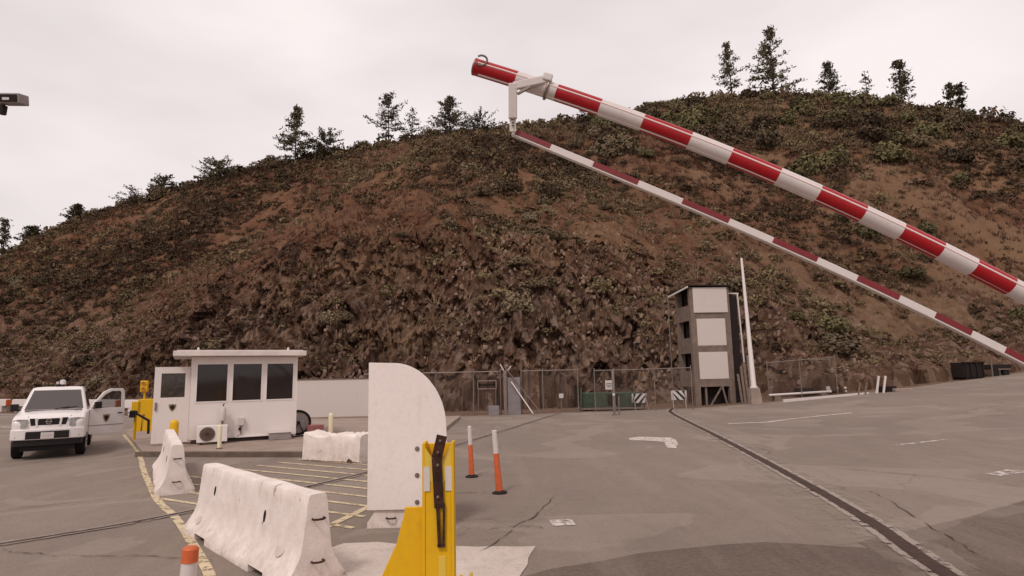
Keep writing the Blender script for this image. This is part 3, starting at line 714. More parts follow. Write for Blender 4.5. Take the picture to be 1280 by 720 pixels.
pine(1129, 73, 138, 107, 52, 'bushy wide conifer third from the right end of the ridge', 16, 'cone')
pine(1188, 101, 145, 107, 22, 'left stem of the twin conifers near the right end of the ridge', 17, 'open')
pine(1205, 100, 147, 108, 26, 'right stem of the twin conifers near the right end of the ridge', 18, 'open')
pine(1266, 139, 165, 108, 34, 'low round tree at the right end of the ridge', 19, 'bushy', 'ridge_tree')
pine(728, 134, 160, 108, 30, 'sparse twiggy scrub tree on the ridge under the boom', 20, 'bare', 'ridge_tree')

# ------------------------------------------------------------------ jersey barriers
def jersey(name, a, ang, L, label, seed, hgt=.81, holes=(), notches=True, group='white concrete barriers'):
    """a = ground point at the middle of the near end, axis runs along local +y"""
    root = empty(name, (a[0], a[1], gzf(a[0])), ang, label, 'concrete barrier', group)
    rg = np.random.default_rng(seed)
    half = [(.305, 0), (.305, .02), (.30, .07), (.27, .11), (.225, .17), (.185, .235), (.155, .30), (.14, .38), (.125, .5), (.112, .62), (.102, .72), (.09, hgt - .02), (.075, hgt)]
    nt_ = [(L * .16, L * .28), (L * .72, L * .84)] if notches else []
    st = sorted(set([0, .012] + list(np.linspace(.1, L - .1, 34)) + [L - .012, L] + [v for n in nt_ for v in (n[0], n[0] + .002, n[1] - .002, n[1])]))
    rings = []
    for y in st:
        inn = any(n[0] + .001 < y < n[1] - .001 for n in nt_); e = .985 if y in (0, L) else 1
        ring = []
        for i, (xx, z) in enumerate(half):
            if inn: z = max(z, .075)
            ring.append([xx * e + .0035 * math.sin(y * 5.1 + i * 1.7 + seed) * math.sin(y * 2.3 + i), y, z])
        top = [[0.0, y, hgt + .002]]
        lef = [[-p[0], y, p[2]] for p in reversed(ring)]
        r = ring + top + lef
        for p in r:
            if p[2] > .1: p[2] += .003 * math.sin(y * 6.3 + p[0] * 9 + seed)
        rings.append(r)
    MB().loft(rings).build('barrier_body', M['barrier'], root, smooth=True)
    for k, (side, y, z, w_, h_) in enumerate(holes):         # cast-in slots: dark recesses framed in the face
        xs = np.interp(z, [p[1] for p in half], [p[0] for p in half])
        sl_ = .12 if z > .3 else .75
        q = MB(); n = 10; P = []
        for a_ in range(n):
            u, v_ = math.cos(a_ / n * 6.283) * w_ / 2, math.sin(a_ / n * 6.283) * h_ / 2
            P.append((side * (xs + .006 - v_ * sl_), y + u, z + v_))
        q.add(P + [(p[0] - side * .04, p[1], p[2]) for p in P], [tuple(range(n)), tuple(range(2 * n - 1, n - 1, -1))] + [(i, (i + 1) % n, n + (i + 1) % n, n + i) for i in range(n)])
        q.build('lifting_slot', M['inner_dark'] if k < 2 else M['concrete_pale'], root)
    for z in ((.22, .60) if seed != 3 else (.13,)):
        MB().tube([(-.05, .03, z), (-.05, -.035, z), (-.02, -.06, z), (.03, -.06, z), (.06, -.035, z), (.06, .03, z)], .010, 8).build('connection_loop', M['rust'], root, smooth=True)
    return root
ang1 = math.atan2(2.12, 2.28)
jersey('concrete_barrier', (-1.87, 5.97), ang1, 3.15, 'nearest white concrete barrier, long side toward us, dark drips along its top', 1, .82,
       [(-1, .95, .50, .05, .12), (-1, 2.55, .56, .05, .11), (-1, .42, .28, .18, .12), (-1, 2.8, .2, .14, .1)])
ang2 = math.atan2(2.15, 3.6)
jersey('concrete_barrier', (-5.76, 10.68), ang2, 4.1, 'white concrete barrier with its end toward us, on the yellow line before the hut', 2, .82,
       [(-1, 1.0, .5, .05, .12), (-1, 3.0, .5, .05, .12)])
jersey('concrete_barrier', (-1.60, 8.078), R(1.5), 3.0, 'white concrete barrier seen end-on with the tall rounded panel fixed to it', 3, .82)

# broken concrete block beside the hut: a short, chipped piece
root = empty('concrete_block', (-4.08, 14.62, 0), R(-24), 'short chipped white concrete block lying on the asphalt right of the guard hut', 'concrete block')
rg = np.random.default_rng(5); rings = []
for y in np.linspace(-.82, .82, 22):
    r = []
    for i in range(20):
        a = i / 20 * 6.283; px_ = max(-1, min(1, 1.5 * math.cos(a))) * .36; pz = max(-1, min(1, 1.5 * math.sin(a))) * .31 + .31
        top = pz > .5; r.append((y, px_ * (1 - .1 * (pz / .62)), pz * 1.0 + (rg.normal() * .016 + .05 * math.sin(y * 5) * (y < .1)) * top + rg.normal() * .005))
    rings.append(r)
MB().loft(rings).build('block_body', M['barrier'], root, smooth=True)
MB().tube([(.5, -.37, .02), (.55, -.39, .09), (.62, -.38, .05)], .018, 6).build('lifting_loop', M['rust'], root)

# tall rounded panel on the end-on barrier
pr = empty('barrier_panel', (-1.39, 8.06, 0), 0, 'tall white panel with a quarter-round top corner and three bolts, behind the yellow post', 'panel')
Wp, Hb, Ht_ = .505, .23, 2.09
poly = [(-Wp, Hb), (-Wp, Ht_), (-.2, Ht_ - .01)]
for k in range(0, 19):
    a = math.pi / 2 * (1 - k / 18); poly.append((-.2 + (.2 + Wp) * math.cos(a), (Ht_ - .86) + .85 * math.sin(a)))
poly += [(Wp + .03, Hb)]
MB().prism(poly, 'y', -.014, .014).build('panel_sheet', M['panel_white'], pr, bevel=.005)
for z in (.98, .65, .32):
    q = MB().cyl((.13, -.014, z), (.13, -.022, z), .030, 20); q.cyl((.13, -.022, z), (.13, -.036, z), .016, 6); q.build('bolt', M['galv'], pr)

# ------------------------------------------------------------------ yellow boom rest
yr_ = empty('boom_rest_post', (-.565, 4.62, 0), R(2), 'yellow steel boom rest post with sloping foot plate and dark bent strap', 'post')
q = MB()                                              # C-shaped channel post with a slot
q.box((-.10, 0, .74), (.022, .19, 1.36)); q.box((.105, 0, .74), (.022, .19, 1.36)); q.box((.0, .085, .72), (.20, .018, 1.36))
q.build('post_channel', M['yellow'], yr_, .004)
q = MB().prism([(-.089, .06), (.094, .06), (.094, 1.25), (.045, 1.33), (-.04, 1.33), (-.089, 1.25)], 'y', -.088, -.070)
q.build('face_plate', M['yellow'], yr_, .003)
for s_ in (-1, 1):
    q = MB(); q.prism([(s_ * .112, 1.25), (s_ * .112, 1.42 if s_ < 0 else 1.44), (s_ * .03, 1.30), (s_ * .03, 1.12)], 'y', -.094, -.082)
    q.build('cradle_ear', M['yellow_pale'], yr_, .002)
    MB().box((s_ * .078, -.093, 1.17), (.045, .006, .17)).build('reflective_tape', M['boom_white'], yr_)
q = MB().prism([(-.50, .0), (-.13, .0), (-.115, .0), (-.115, .965), (-.245, .965), (-.245, .93), (-.30, .72), (-.50, .30)], 'y', -.03, .0)
q.build('foot_plate', M['yellow'], yr_, .004)
MB().box((-.14, .0, .012), (.82, .42, .024)).build('base_plate', M['yellow'], yr_, .004)
q = MB(); q.bar((.035, -.13, 1.475), (-.006, -.115, 1.31), .075, .012); q.build('strap_head', M['rust'], yr_, .002)
q = MB(); q.bar((-.006, -.115, 1.315), (.012, -.107, .97), .07, .012); q.build('bent_strap', M['rust'], yr_, .002)
q = MB(); q.bar((.0, -.105, .98), (.012, -.105, .71), .022, .02); q.bar((.045, -.105, 1.0), (.040, -.105, .71), .016, .016); q.bar((-.002, -.105, .715), (.052, -.105, .715), .02, .02); q.build('spring_rod', M['rust'], yr_)
MB().box((.03, -.089, .52), (.05, .006, .24)).build('slot_cover', M['yellow_pale'], yr_, .002)
for z in (1.44, 1.36): MB().cyl((.022 - (1.44 - z) * .2, -.118, z), (.022 - (1.44 - z) * .2, -.142, z), .010, 6).build('bolt', M['galv'], yr_)
for z in (1.27, 1.05): MB().cyl((.003, -.110, z), (.003, -.132, z), .010, 6).build('bolt', M['galv'], yr_)
for dx in (.16, .23): MB().cyl((dx, -.03, .0), (dx, -.03, .46 + dx * .2), .011, 8).build('anchor_rod', M['yellow_pale'], yr_)
MB().box((.19, -.03, .44), (.17, .06, .03)).build('side_bracket', M['yellow_pale'], yr_, .003)

# ------------------------------------------------------------------ boom gate
bg_ = empty('boom_gate', (5.75, 4.75, 0), 0, 'long red and white banded boom raised at an angle, a thinner bar hanging below', 'barrier gate')
O = Vector((5.75, 4.75, 0))
def gate_y(px): return np.interp(px, [590, 1280, 1700], [4.55, 4.15, 4.0])
def curve(pts):
    P = [at(a, b, float(gate_y(a))) for a, b in pts]; return P
main_px = [(594, 86), (646, 97), (700, 116.5), (750, 133), (803, 154), (862, 178), (912, 196.5), (972, 221), (1022, 241), (1078, 266), (1125, 287), (1174, 313), (1215, 334), (1262, 358), (1330, 394), (1420, 443), (1540, 510), (1640, 566)]
thin_px = [(643, 166), (690, 186.5), (740, 206), (797, 231), (852, 254), (910, 278), (965, 301), (1020, 324.5), (1070, 349), (1122, 373.5), (1167, 396), (1212, 419), (1253, 439), (1300, 462), (1420, 524), (1560, 600)]
mp_ = curve(main_px); tp_ = curve(thin_px)
def resample(P, px, a, b, n=6):
    X = [p[0] for p in px]; out_ = []
    for u in np.linspace(a, b, n): out_.append(Vector([float(np.interp(u, X, [q[k] for q in P])) for k in range(3)]) - O)
    return out_
# smooth the interpolation with a fitted cubic so that the boom sags evenly
def fit(P, px):
    X = np.array([p[0] for p in px]) / 1000; return [np.polyfit(X, [q[k] for q in P], 4) for k in range(3)]
cm, ct = fit(mp_, main_px), fit(tp_, thin_px)
def ev(c, px): return Vector([float(np.polyval(k, px / 1000)) for k in c]) - O
def boom_seg(a, b, n=6): return [ev(cm, u) for u in np.linspace(a, b, n)]
reds = [(594, 646), (696, 750), (803, 862), (912, 972), (1022, 1078), (1125, 1174), (1215, 1262), (1306, 1350), (1400, 1450), (1500, 1550)]
edges = [594]; kinds = []
rb = .066
for a, b in reds:
    if a > edges[-1]: kinds.append(('white_section', edges[-1], a))
    kinds.append(('red_section', a, b)); edges.append(b)
kinds.append(('white_section', edges[-1], 1640))
for nme, a, b in kinds:
    MB().tube(boom_seg(a, b, 7), rb, 28, caps=(a == 594)).build(nme, M['red'] if nme[0] == 'r' else M['boom_white'], bg_, smooth=True)
q = MB(); P = [p + Vector((0, -rb * .98, rb * .18)) for p in boom_seg(598, 1636, 60)]; q.tube(P, .006, 6); q.build('highlight_strip', M['highlight'], bg_, smooth=True)  # added strip, its pale colour paints a highlight along the tube
q = MB(); P = [p + Vector((0, -rb * .35, -rb * 1.0)) for p in boom_seg(598, 1636, 60)]; q.tube(P, .008, 6); q.build('lower_rail', M['boom_white'], bg_, smooth=True)
# tip fitting
e0, e1 = ev(cm, 594), ev(cm, 606); ax = (e1 - e0).normalized()
MB().cyl(e0 - ax * .006, e0 + ax * .004, rb * 1.03, 24).build('end_cap', M['galv'], bg_)
c = e0 + ax * .06 + Vector((0, -.05, .03)); MB().tube([c + Vector((.045 * math.cos(a), -.03 - .012 * math.sin(a), .035 * math.sin(a))) for a in np.linspace(-2.6, 2.2, 12)], .008, 8).build('shackle', M['galv'], bg_, smooth=True)
# thin bar
tb = empty('lower_bar', (0, 0, 0)); tb.parent = bg_
def t_seg(a, b, n=5, dz=0.0, w_=.045, h_=.055, dy=0):
    q = MB(); P = [ev(ct, u) + Vector((0, dy, dz)) for u in np.linspace(a, b, n)]; rings = []
    for i, p in enumerate(P):
        d_ = (P[min(i + 1, n - 1)] - P[max(i - 1, 0)]).normalized(); yv = Vector((0, 1, 0)); zv = d_.cross(yv).normalized() * -1
        rings.append([p + yv * (sx * w_ / 2) + zv * (sz * h_ / 2) for sx, sz in ((-1, -1), (1, -1), (1, 1), (-1, 1))])
    return q.loft(rings)
t_seg(641, 1560, 60).build('bar', M['boom_white'], tb, .005)
for a, b in ((645, 688), (741, 797), (852, 910), (965, 1020), (1070, 1122), (1167, 1212), (1254, 1300), (1345, 1390)):
    t_seg(a, b, 6, .007, .051, .042).build('red_band', M['red_dark'], tb, .002)
q = MB(); q.bar(tp_[-1] - O, Vector((0, 0, 1.55)) + Vector((.0, -.5, .0)), .05, .05)
q.build('bar_link', M['boom_white'], tb)
# bracket at the tip
k1 = ev(cm, 684) + Vector((0, -.02, rb + .01)); el = at(641, 112, 4.42) - O; el2 = at(641, 147, 4.44) - O; lo = at(641, 160, 4.45) - O
q = MB(); kk = el + Vector((.005, 0, .0))
q.bar(k1 + Vector((.02, -.03, -.01)), kk + Vector((.0, -.03, .012)), .035, .062); q.build('hanger_arm', M['boom_white'], bg_, .008)
q = MB(); q.bar(kk + Vector((-.004, -.03, .035)), el2 + Vector((.0, 0, -.01)), .066, .04); q.build('hanger_drop', M['boom_white'], bg_, .008)
q = MB(); q.bar(kk + Vector((.03, -.03, -.05)), kk + Vector((.13, -.03, .005)), .02, .02); q.build('gusset', M['galv'], bg_, .003)
MB().box(k1 + Vector((.0, -.045, -.01)), (.075, .05, .06), (0, R(18), 0)).build('clamp_block', M['lamp_glass'], bg_, .01)
q = MB(); q.bar(el2 + Vector((0, 0, .03)), lo - Vector((0, 0, .03)), .050, .012); q.build('hanger_link', M['boom_white'], bg_, .003)
for u in (.2, .5, .8):
    p = el2.lerp(lo, u); MB().cyl(p + Vector((0, -.006, 0)), p + Vector((0, -.03, 0)), .008, 6).build('bolt', M['galv'], bg_)
q = MB(); cc = ev(cm, 684); dd_ = (ev(cm, 690) - ev(cm, 678)).normalized(); a1 = dd_.cross(Vector((0, 1, 0))).normalized()
q.tube([cc + (a1 * math.cos(t_) + Vector((0, 1, 0)) * math.sin(t_)) * (rb + .008) for t_ in np.linspace(0, 6.283, 25)[:-1]], .011, 6, closed=True); q.build('pipe_clamp', M['galv'], bg_, smooth=True)
MB().box((.0, 0, .75), (.55, .55, 1.4)).build('drive_cabinet', M['yellow'], bg_, .02)
MB().box((0, 0, .03), (.75, .75, .06)).build('base_plate', M['galv'], bg_, .005)
MB().cyl(ev(cm, 1640), Vector((0, -.20, 1.25)), .09, 20).build('pivot_arm', M['galv'], bg_, smooth=True)

# ------------------------------------------------------------------ delineator posts
def delineator(p, label, h, r, lean=0, near=False):
    root = empty('delineator_post', (p[0], p[1], gzf(p[0]) + .006), 0, label, 'traffic post', 'orange and white traffic posts'); root.rotation_euler = (0, lean, 0)
    q = MB(); q.tube([(0, 0, 0), (0, 0, .02), (0, 0, .05)], [.125, .12, .05], 16); q.build('rubber_base', M['rubber'], root)
    if not near:
        MB().tube([(0, 0, .04), (0, 0, h * .63)], [r * 1.35, r], 16).build('orange_tube', M['orange'], root, smooth=True)
        MB().tube([(0, 0, h * .63), (0, 0, h * .99), (0, 0, h)], [r, r * .92, r * .7], 16).build('white_sleeve', M['boom_white'], root, smooth=True)
    else:
        MB().tube([(0, 0, .04), (0, 0, h * .86)], [r * 1.25, r], 20).build('white_sleeve', M['boom_white'], root, smooth=True)
        MB().tube([(0, 0, h * .86), (0, 0, h * .98), (0, 0, h)], [r * 1.1, r * 1.05, r * .8], 20).build('orange_tube', M['orange'], root, smooth=True)
    return root
delineator((-.27, 10.2), 'nearer of the two orange posts with white tops on the open asphalt', 1.0, .044, R(-4))
delineator((-.83, 11.85), 'farther of the two orange posts with white tops on the open asphalt', .94, .040, R(-2))
delineator((-2.36, 4.55), 'white post with an orange top at the bottom edge, in front of the nearest barrier', .73, .052, R(3), True)

# ------------------------------------------------------------------ guard hut
HA = R(28); W_, D_, Z0, HT = 2.9, 2.3, .13, 2.62
hut = empty('guard_hut', (-9.22, 17.6, Z0), HA, 'small white guard hut with a flat overhanging roof and three dark front windows', 'guard hut')
hp = hut
wz0, wz1 = 1.15, 2.27; t_ = .08
q = MB(); wins = [(.13, .97), (1.07, 1.90), (2.0, 2.80)]
q.box((W_ / 2, t_ / 2, wz0 / 2 + .06), (W_, t_, wz0 - .12 + .0)); q.box((W_ / 2, t_ / 2, (wz1 + 2.46) / 2), (W_, t_, 2.46 - wz1))
for a, b in ((0, .13), (.97, 1.07), (1.90, 2.0), (2.80, W_)): q.box(((a + b) / 2, t_ / 2, (wz0 + wz1) / 2), (b - a, t_, wz1 - wz0))
q.build('front_wall', M['hut_white'], hp)
MB().box((W_ - t_ / 2, D_ / 2 + t_ / 2, 1.26), (t_, D_ - t_, 2.4)).build('side_wall', M['hut_white'], hp)
MB().box((W_ / 2, D_ - t_ / 2, 1.26), (W_ - 2 * t_ , t_, 2.4)).build('rear_wall', M['hut_white'], hp)
q = MB(); q.box((t_ / 2, .17, 1.26), (t_, .18, 2.4)); q.box((t_ / 2, 1.75, 1.26), (t_, 1.1, 2.4)); q.box((t_ / 2, .73, 2.3), (t_, .94, .32)); q.build('side_wall', M['hut_white'], hp)
MB().box((W_ / 2, D_ / 2, .03), (W_ - .16, D_ - .16, .06)).build('floor', M['kerb'], hp)
q = MB(); q.box((W_ / 2 - .14, D_ / 2 - .02, 2.545), (W_ + .68, D_ + .62, .15)); rf = q.build('roof', M['roof'], hp, .012)
MB().box((W_ / 2 - .14, D_ / 2 - .02, 2.63), (W_ + .5, D_ + .5, .03)).build('roof_membrane', M['wall_grey'], rf)
for x_ in (.15, W_ - .28): MB().tube([(x_, .1, 2.62), (x_, .1, 2.70), (x_, .1, 2.74)], [.04, .035, .01], 10).build('beacon', M['lamp_glass'], rf, smooth=True)
for a, b in wins:
    q = MB()
    for c_, s_ in ((((a + b) / 2, .0, wz0 + .014), (b - a + .02, .05, .032)), (((a + b) / 2, .0, wz1 - .014), (b - a + .02, .05, .032)), ((a + .012, 0, (wz0 + wz1) / 2), (.03, .05, wz1 - wz0 - .04)), ((b - .012, 0, (wz0 + wz1) / 2), (.03, .05, wz1 - wz0 - .04))): q.box((c_[0], c_[1] + .012, c_[2]), s_)
    fr = q.build('window', M['white'], hp)
    MB().box(((a + b) / 2, .045, (wz0 + wz1) / 2), (b - a, .008, wz1 - wz0)).build('pane', M['glass_dark'], fr)
# dim interior: counter and a chair back
MB().box((W_ / 2, .45, 1.0), (W_ - .3, .55, .05)).build('counter', M['wood'], hp)
MB().box((1.45, .55, 1.24), (.42, .16, .36)).build('monitor', M['inner_dark'], hp, .02)
MB().box((.55, 1.3, 1.3), (.45, .12, .7)).build('chair_back', M['inner_dark'], hp, .06)
MB().box((W_ / 2, D_ - .10, 1.5), (W_ - .3, .02, 1.7)).build('inner_lining', M['tower_frame'], hp)
q = MB(); q.box((1.55, -.012, .09), (1.7, .02, .05)); q.build('base_gap_strip', M['inner_dark'], hp)
q = MB(); q.box((2.0, -.02, .13), (1.55, .04, .03)); q.build('sill_trim', M['white'], hp)
# open door, hinged on the left side wall
dr = empty('door', (-.012, .26, .06)); dr.parent = hp; dr.rotation_euler = (0, 0, R(180 - 0))
DW, DH = .90, 2.12
q = MB(); wx0, wx1, dz0, dz1 = .13, .73, 1.26, 1.94
q.box((DW / 2, 0, dz0 / 2), (DW, .045, dz0)); q.box((DW / 2, 0, (dz1 + DH) / 2), (DW, .045, DH - dz1))
q.box((wx0 / 2, 0, (dz0 + dz1) / 2), (wx0, .045, dz1 - dz0)); q.box(((wx1 + DW) / 2, 0, (dz0 + dz1) / 2), (DW - wx1, .045, dz1 - dz0))
q.build('door_leaf', M['hut_white'], dr)
MB().box(((wx0 + wx1) / 2, 0, (dz0 + dz1) / 2), (wx1 - wx0, .012, dz1 - dz0)).build('door_pane', M['glass_clear'], dr)
MB().box((DW - .07, .035, 1.02), (.05, .04, .22)).build('door_handle', M['galv'], dr)
def badge(parent, c, s, nrm=-1, ax='y'):
    pts = [(-.5, .5), (-.25, .42), (0, .55), (.25, .42), (.5, .5), (.46, .0), (.28, -.38), (0, -.62), (-.28, -.38), (-.46, 0)]
    a, b = sorted((c[1], c[1] + .004 * nrm))
    o = MB().prism([(c[0] + u * s, c[2] + v * s) for u, v in pts], 'y', a, b).build('badge', M['skin_tan'], parent)
    a, b = sorted((c[1] + .0045 * nrm, c[1] + .007 * nrm))
    MB().prism([(c[0] + u * s * .62, c[2] + v * s * .62) for u, v in pts], 'y', a, b).build('badge_centre', M['dark_metal'], o)
    return o
badge(dr, (.42, .0235, .98), .19, 1)
# gear standing at the hut front
def hutpt(x, y, z=Z0):
    return (hut.location.x + x * math.cos(HA) - y * math.sin(HA), hut.location.y + x * math.sin(HA) + y * math.cos(HA), z)
ac = empty('air_conditioner', hutpt(.22, -.42), HA, 'white outdoor air conditioner with a round dark fan grille against the hut front', 'air conditioner')
ac.scale = (.9, .9, .88)
MB().box((.42, .15, .33), (.86, .30, .52)).build('casing', M['white'], ac, .015)
MB().cyl((.28, -.001, .33), (.28, -.012, .33), .215, 32).build('fan_recess', M['tower_frame'], ac)
q = MB()
for r_2 in (.06, .11, .16, .215): q.tube([(.28 + r_2 * math.cos(a), -.02, .33 + r_2 * math.sin(a)) for a in np.linspace(0, 6.283, 29)[:-1]], .004, 5, closed=True)
for a in np.linspace(0, 6.283, 13)[:-1]: q.bar((.28, -.02, .33), (.28 + .21 * math.cos(a), -.02, .33 + .21 * math.sin(a)), .005, .005)
q.build('fan_grille', M['rust'], ac)
for x_ in (.12, .72): MB().box((x_, .15, .035), (.06, .30, .07)).build('foot', M['dark_metal'], ac)
MB().box((.86, .15, .40), (.02, .16, .22)).build('valve_cover', M['galv'], ac, .01)
tank = empty('water_cooler_bottle', hutpt(.86, -.17), HA, 'grey cylinder with a dark valve standing on a bracket on the hut front', 'gas cylinder')
MB().tube([(0, 0, .62), (0, 0, .66), (0, 0, .94), (0, 0, 1.0), (0, 0, 1.03)], [.07, .085, .085, .05, .025], 18).build('cylinder_body', M['wall_grey'], tank, smooth=True)
MB().tube([(0, 0, 1.03), (0, 0, 1.09), (.04, 0, 1.1)], .016, 8).build('valve', M['dark_metal'], tank)
q = MB(); q.bar((0, .17, .63), (0, -.07, .63), .08, .02); q.bar((0, .15, .62), (0, .15, .2), .05, .02); q.build('bracket', M['galv'], tank)
tank.name = 'gas_cylinder'
jb = empty('junction_box', hutpt(1.36, -.085), HA, 'small pale electrical box with conduit on the hut front, right of the air conditioner', 'electrical box')
MB().box((0, .03, .57), (.16, .10, .22)).build('box_body', M['wall_grey'], jb, .01)
MB().tube([(0, .05, .47), (0, .05, .2), (-.1, .05, .15)], .014, 8).build('conduit', M['galv'], jb)
MB().box((-.03, .04, .36), (.07, .07, .07)).build('socket', M['dark_metal'], jb)
bx = empty('storage_box', hutpt(2.42, -.30), HA, 'low grey plastic box at the right front corner of the hut', 'box')
MB().box((.0, .1, .1), (.62, .32, .20), taper=.94).build('box_body', M['grey_metal'], bx, .02)
MB().box((.0, .1, .215), (.64, .34, .03)).build('lid', M['wall_grey'], bx, .01)
def bollard(p, h, r, mat, label, cap=True, z=Z0):
    root = empty('bollard', (p[0], p[1], z), 0, label, 'bollard', 'round-topped bollards')
    rs_ = [r] * 2 + [r * .92, r * .7, r * .3]; zs = [0, h - r, h - r * .6, h - r * .25, h]
    MB().tube([(0, 0, a) for a in zs], rs_, 20).build('bollard_tube', mat, root, smooth=True)
    MB().tube([(0, 0, 0), (0, 0, .03)], r * 1.35, 20).build('collar', M['kerb'], root)
M['cream'] = white_paint('cream_paint', 'ddd0b0', amount=.3)
bp = G(267, 569); bollard((bp.x + .02, bp.y + .25), .62, .052, M['cream'], 'cream bollard in front of the air conditioner fan')
bp = G(217, 557); bp = at(217, 548, 16.9); bollard((bp.x, bp.y), .74, .11, M['yellow'], 'fat yellow bollard below the open hut door')
bp = G(413, 549); bollard((bp.x, bp.y), .68, .075, M['cream'], 'cream bollard behind the chipped concrete block')
# hose reel / wheel leaning at the right side of the hut
wr = empty('hose_reel', hutpt(W_ + .14, .45), HA, 'upright black hose reel with a pale disc at the right side of the hut', 'hose reel')
cz = .42; q = MB(); ring = lambda r2, yy: [(yy * 0 + .0 + r2 * math.cos(a), yy, cz + r2 * math.sin(a)) for a in np.linspace(0, 6.283, 41)[:-1]]
q.tube(ring(.35, 0), .035, 10, closed=True); q.tube(ring(.35, .16), .035, 10, closed=True); q.build('rim', M['rubber'], wr, smooth=True)
q = MB(); q.cyl((0, .03, cz), (0, .13, cz), .32, 36); q.build('disc', M['grey_metal'], wr)
q = MB(); q.cyl((0, -.05, cz), (0, .2, cz), .05, 14); q.bar((0, -.06, cz), (-.22, -.06, 0), .03, .03); q.bar((0, -.06, cz), (.2, -.06, 0), .03, .03); q.bar((-.26, -.06, .015), (.26, -.06, .015), .03, .03); q.build('stand', M['dark_metal'], wr)
rg_ = empty('folded_cloth', hutpt(W_ + .55, -.05), HA + .3, 'faded red crate and crumpled pale rag beside the hose reel', 'rag')
MB().box((.12, .2, .17), (.38, .3, .34), taper=1.08).build('crate', M['pink'], rg_, .01)
q = MB(); rg = np.random.default_rng(3); rings = []
for i in range(9):
    r2 = .05 + .10 * math.sin(math.pi * (i + .5) / 9); rings.append([(-.25 + i * .05, -.02 + r2 * math.cos(a) * rg.uniform(.7, 1.2), max(0, .06 + r2 * .6 * math.sin(a) * rg.uniform(.7, 1.3))) for a in np.linspace(0, 6.28, 12)[:-1]])
q.loft(rings); q.build('rag', M['wall_grey'], rg_, smooth=True)
rg_.name = 'crate_with_rag'; rg_['category'] = 'crate'

# plain low wall behind
wl = empty('site_wall', (-11.2, 28.2, 0), 0, 'plain pale grey wall with a dark capping behind the hut and the rounded panel', 'wall')
MB().box((3.3, 0, .92), (6.6, .16, 1.84)).build('wall_body', M['wall_grey'], wl)
MB().box((3.3, 0, 1.86), (6.66, .22, .04)).build('capping', M['kerb'], wl)
MB().box((3.3, -.12, .10), (6.6, .08, .14)).build('plinth', M['sidewalk'], wl)

# yellow equipment by the hut
ye = empty('yellow_kiosk', (G(180, 543).x, G(180, 543).y, .0), R(20), 'yellow two-legged cabinet left of the hut door with a dark slit', 'kiosk')
q = MB().prism([(-.32, 0), (-.09, 0), (-.05, .72), (.03, .72), (.05, 0), (.34, 0), (.34, 1.05), (.27, 1.28), (-.2, 1.28), (-.30, 1.1)], 'y', -.2, .2); q.build('cabinet', M['yellow'], ye, .015)
MB().box((0, 0, .36), (.12, .3, .7)).build('inner_plate', M['yellow_pale'], ye)
sg = empty('signal_head', (ye.location.x - .28, ye.location.y + .35, .0), R(15), 'small yellow signal head on a thin post above the yellow cabinet', 'signal')
MB().cyl((0, 0, 0), (0, 0, 1.55), .035, 12).build('post', M['yellow'], sg)
MB().box((-.02, 0, 1.74), (.24, .2, .42)).build('housing', M['yellow'], sg, .03)
for z in (1.84, 1.64):
    MB().tube([(-.02, -.10, z), (-.02, -.13, z)], [.075, .07], 16).build('lens', M['amber'], sg); q = MB(); q.tube([(-.02 + .085 * math.cos(a), -.16, z + .085 * math.sin(a)) for a in np.linspace(0, math.pi, 10)], .012, 6); q.build('visor', M['yellow'], sg)
cx = G(190, 549)
cr_ = empty('card_reader', (cx.x + .25, cx.y - 1.4, 0), R(10), 'yellow box with a black bent arm reaching towards the open hut door', 'card reader')
cz_ = (-9.75, 15.75)
MB().cyl((0, 0, 0), (0, 0, .95), .04, 12).build('post', M['yellow'], cr_)
MB().box((0, 0, 1.12), (.20, .18, .36)).build('box_body', M['yellow'], cr_, .015)
MB().box((-.05, -.1, .92), (.16, .10, .22)).build('controller', M['black_plastic'], cr_, .01)
q = MB(); q.bar((-.12, -.14, .98), (.10, -.14, .98), .06, .07); q.bar((0, -.14, .98), (.46, -.16, .70), .06, .06); q.bar((.45, -.16, .73), (.46, -.16, .30), .06, .06); q.build('bent_arm', M['black_plastic'], cr_, .005)
MB().cyl((-.16, -.14, 1.0), (-.10, -.14, 1.0), .045, 12).build('knob', M['lamp_glass'], cr_)

# ------------------------------------------------------------------ pickup truck
TA = R(32); tr = empty('pickup_truck', (-11.95, 15.95, .006), TA, 'white pickup truck facing us with its driver door wide open', 'pickup')
def ring_sec(y, w_, zb, zt, rc=.09, crown=.03, rb_=.06):
    pts = []
    for cx_, cz2, a0, r2 in ((w_ - rc, zt - rc, 0, rc), (-w_ + rc, zt - rc, 90, rc), (-w_ + rb_, zb + rb_, 180, rb_), (w_ - rb_, zb + rb_, 270, rb_)):
        for k in range(5):
            a = R(a0 + k * 22.5); x_, z_ = cx_ + r2 * math.cos(a), cz2 + r2 * math.sin(a)
            pts.append((x_, y, z_))
        if a0 == 0:
            for u in (.6, .3, 0, -.3, -.6): pts.append(((w_ - rc) * u, y, zt + crown * (1 - u * u)))
    return pts
sec = [(.0, .70, .52, .86, .06, .0), (.03, .80, .50, .93, .07, .01), (.12, .86, .47, 1.0, .08, .02), (.40, .885, .46, 1.06, .09, .035), (.8, .895, .46, 1.10, .09, .04), (1.2, .90, .46, 1.13, .07, .03),
       (1.5, .90, .44, 1.15, .05, .01), (3.25, .90, .44, 1.16, .05, .01), (3.30, .885, .46, 1.14, .04, .0), (3.36, .90, .46, 1.14, .04, .0), (4.9, .895, .50, 1.14, .04, .0), (4.96, .86, .52, 1.1, .04, .0)]
tr.scale = (.88, .90, 1.03)
body = MB().loft([ring_sec(*s) for s in sec]).build('body', M['car_white'], tr, smooth=True)
cut = MB()
for y_ in (.86, 4.02): cut.cyl((-1.2, y_, .40), (1.2, y_, .40), .43, 32)
cuto = cut.build('arch_cutter', M['car_white'])
